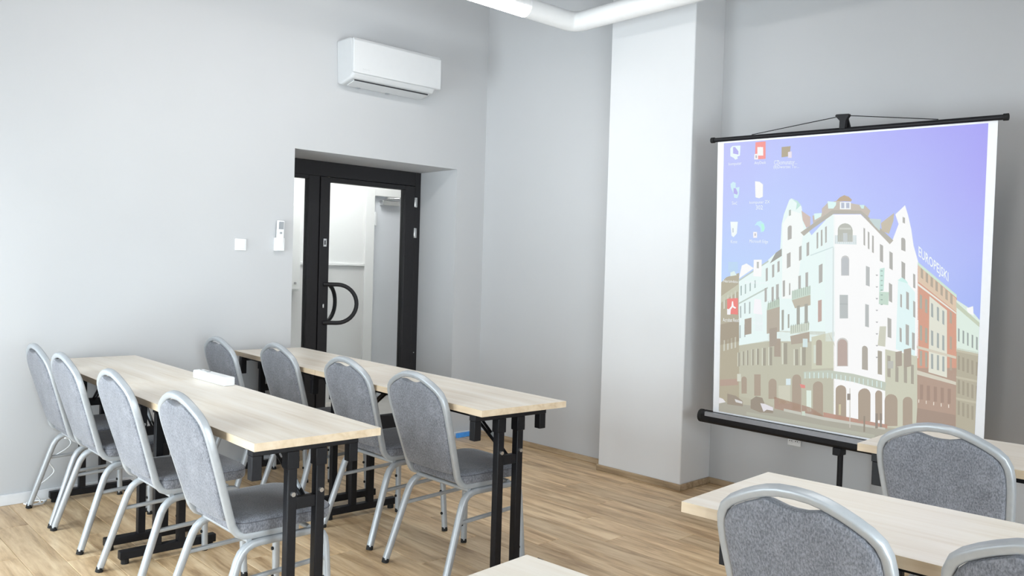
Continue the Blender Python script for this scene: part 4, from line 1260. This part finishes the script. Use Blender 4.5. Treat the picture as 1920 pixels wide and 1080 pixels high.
(9,(236,226,240),[(-284,685),(-263,687),(-262,653),(-283,654)]),
(8,(206,238,250),[(-624,527),(-608,539),(-591,532),(-591,505),(-567,508),(-570,469),(-579,446),(-599,449),(-603,473),(-621,506)]),
(9,(176,168,240),[(-604,503),(-590,502),(-577,478),(-580,466),(-603,473)]),
(8,(254,254,252),[(-473,537),(-445,533),(-425,518),(-424,451),(-446,443),(-468,449)]),
(8,(246,254,254),[(-620,315),(-573,315),(-578,249),(-598,228),(-611,237)]),
(9,(190,200,210),[(-605,255),(-598,255),(-599,279),(-606,279)]),
(8,(190,236,252),[(-471,294),(-455,314),(-433,320),(-414,306),(-407,282),(-413,262),(-432,256),(-435,282),(-452,297)]),
(9,(180,250,226),[(-433,303),(-417,303),(-410,280),(-416,262),(-425,265),(-426,285)]),
(9,(250,246,250),[(-477,259),(-454,259),(-453,227),(-476,226)]),
(10,(170,170,180),[(-468,237),(-462,237),(-462,251),(-468,251)]),
(8,(184,214,246),[(-629,88),(-568,90),(-567,36),(-627,28)]),
(9,(226,244,240),[(-614,28),(-590,38),(-573,15),(-613,7)]),
(8,(254,254,254),[(-470,105),(-422,107),(-422,13),(-471,14)]),
(9,(190,190,186),[(-451,59),(-438,59),(-439,95),(-452,94)]),
(8,(240,116,108),[(-631,-122),(-563,-114),(-561,-208),(-629,-207)]),
(9,(254,254,254),[(-600,-135),(-593,-134),(-589,-161),(-572,-169),(-579,-176),(-596,-168),(-612,-191),(-623,-188),(-603,-162)]),
(10,(250,246,250),[(-630,-180),(-606,-181),(-608,-212),(-629,-213)]),
(8,(252,250,254),[(-461,-111),(-423,-114),(-411,-196),(-466,-194)])]
PICTEXT = [('EUROPEJSKI', [(394.3, 199.0), (531.7, 76.7), (533.9, 19.1), (396.6, 135.1)]), ('komputer', [(-637.1, 646.9), (-557.3, 648.7), (-556.8, 625.2), (-636.7, 626.0)]), ('AnyDesk', [(-479.2, 644.7), (-409.4, 645.4), (-408.9, 623.8), (-478.8, 624.3)]), ('CZkomunator...', [(-362.6, 644.4), (-232.2, 643.1), (-231.5, 617.9), (-362.0, 621.5)]), ('(B)Dworzec Tu-...', [(-365.0, 618.8), (-219.5, 614.5), (-218.9, 592.2), (-364.5, 595.9)]), ('Sieć', [(-612.3, 431.3), (-578.9, 430.7), (-578.4, 409.9), (-611.8, 410.4)]), ('komputer ZX', [(-503.2, 429.3), (-382.1, 431.4), (-381.6, 409.8), (-502.8, 408.7)]), ('302', [(-463.9, 405.2), (-422.4, 404.6), (-421.8, 381.4), (-463.4, 381.8)]), ('Kosz', [(-614.3, 212.4), (-574.0, 213.0), (-573.6, 195.1), (-613.9, 194.4)]), ('Microsoft Edge', [(-498.3, 217.1), (-386.2, 215.8), (-385.6, 192.5), (-497.7, 193.4)]), ('Acrobat Reader', [(-655.9, -233.8), (-537.5, -227.2), (-537.0, -248.3), (-655.5, -255.3)]), ('Plik 24.pdf', [(-468.0, -239.4), (-406.7, -237.2), (-406.2, -257.9), (-467.5, -260.3)]), ('Narzędzia', [(-657.1, -13.2), (-565.6, -14.9), (-565.2, -32.9), (-656.7, -34.6)]), ('Notatki pulpit', [(-519.2, -12.6), (-371.1, -11.1), (-370.6, -28.7), (-518.7, -33.5)])]

pm, nt, b = new_mat('projected_picture')
at = nt.nodes.new('ShaderNodeVertexColor')
at.layer_name = 'col'
nt.links.new(at.outputs['Color'], b.inputs['Emission Color'])
b.inputs['Emission Strength'].default_value = PIC_GLOW
b.inputs['Base Color'].default_value = (0.12, 0.12, 0.12, 1)
b.inputs['Roughness'].default_value = 0.9
b.inputs['Specular IOR Level'].default_value = 0.0

pv, pf, pc = [], [], []


def pic_face(pts, cols, layer):
    n = len(pv)
    d = 0.0006 + layer * 0.00025
    for u, v in pts:
        pv.append(S(u, v, d))
    pf.append(tuple(range(n, n + len(pts))))
    pc.extend(cols)


SKY = [[(186, 190, 252), (184, 192, 254), (176, 182, 254), (168, 168, 252), (158, 152, 248)],
       [(186, 196, 254), (184, 200, 255), (180, 192, 255), (174, 182, 254), (164, 162, 250)],
       [(184, 206, 255), (186, 206, 255), (182, 200, 255), (178, 192, 255), (166, 176, 252)],
       [(182, 214, 255), (188, 214, 255), (186, 206, 255), (178, 198, 255), (158, 178, 250)],
       [(180, 216, 255), (188, 216, 255), (186, 208, 255), (178, 200, 255), (140, 160, 244)]]
US = [-0.672, -0.34, 0.0, 0.34, 0.672]
VS = [0.757, 0.47, 0.20, -0.10, -0.779]
for i in range(4):
    for j in range(4):
        pic_face([(US[j], VS[i + 1]), (US[j + 1], VS[i + 1]), (US[j + 1], VS[i]), (US[j], VS[i])],
                 [srgb(*SKY[i + 1][j]), srgb(*SKY[i + 1][j + 1]), srgb(*SKY[i][j + 1]), srgb(*SKY[i][j])], -1)
for layer, col, pts in PIC:
    pic_face([(u / 1000, v / 1000) for u, v in pts], [srgb(*col)] * len(pts), layer)

# lettering inside the picture
for text, quad in PICTEXT:
    cu = bpy.data.curves.new('lettering', 'FONT')
    cu.body = text
    cu.resolution_u = 2
    if text.isupper():
        cu.offset = 0.012
    to = bpy.data.objects.new('lettering', cu)
    COL.objects.link(to)
    bpy.context.view_layer.update()
    dg = bpy.context.evaluated_depsgraph_get()
    tm = to.evaluated_get(dg).to_mesh()
    xs_ = [v.co.x for v in tm.vertices]
    ys_ = [v.co.y for v in tm.vertices]
    x0, x1, y0, y1 = min(xs_), max(xs_), min(ys_), max(ys_)
    TL_, TR_, BR_, BL_ = [Vector((q[0] / 1000, q[1] / 1000)) for q in quad]
    for p in tm.polygons:
        out = []
        for vi in p.vertices:
            co = tm.vertices[vi].co
            s_, t_ = (co.x - x0) / (x1 - x0), (co.y - y0) / (y1 - y0)
            q = (BL_ * (1 - s_) + BR_ * s_) * (1 - t_) + (TL_ * (1 - s_) + TR_ * s_) * t_
            out.append((q.x, q.y))
        pic_face(out, [srgb(246, 252, 255)] * len(out), 12)
    bpy.data.objects.remove(to)
    bpy.data.curves.remove(cu)

me = bpy.data.meshes.new('projected_picture')
me.from_pydata([tuple(p) for p in pv], [], pf)
me.materials.append(pm)
ca = me.color_attributes.new('col', 'FLOAT_COLOR', 'CORNER')
flat = [c for col in pc for c in col]
ca.data.foreach_set('color', flat)
me.update()
pic = link('projected_picture', me, fab)
pic['label'] = 'projected computer desktop with icons and a white corner hotel building'
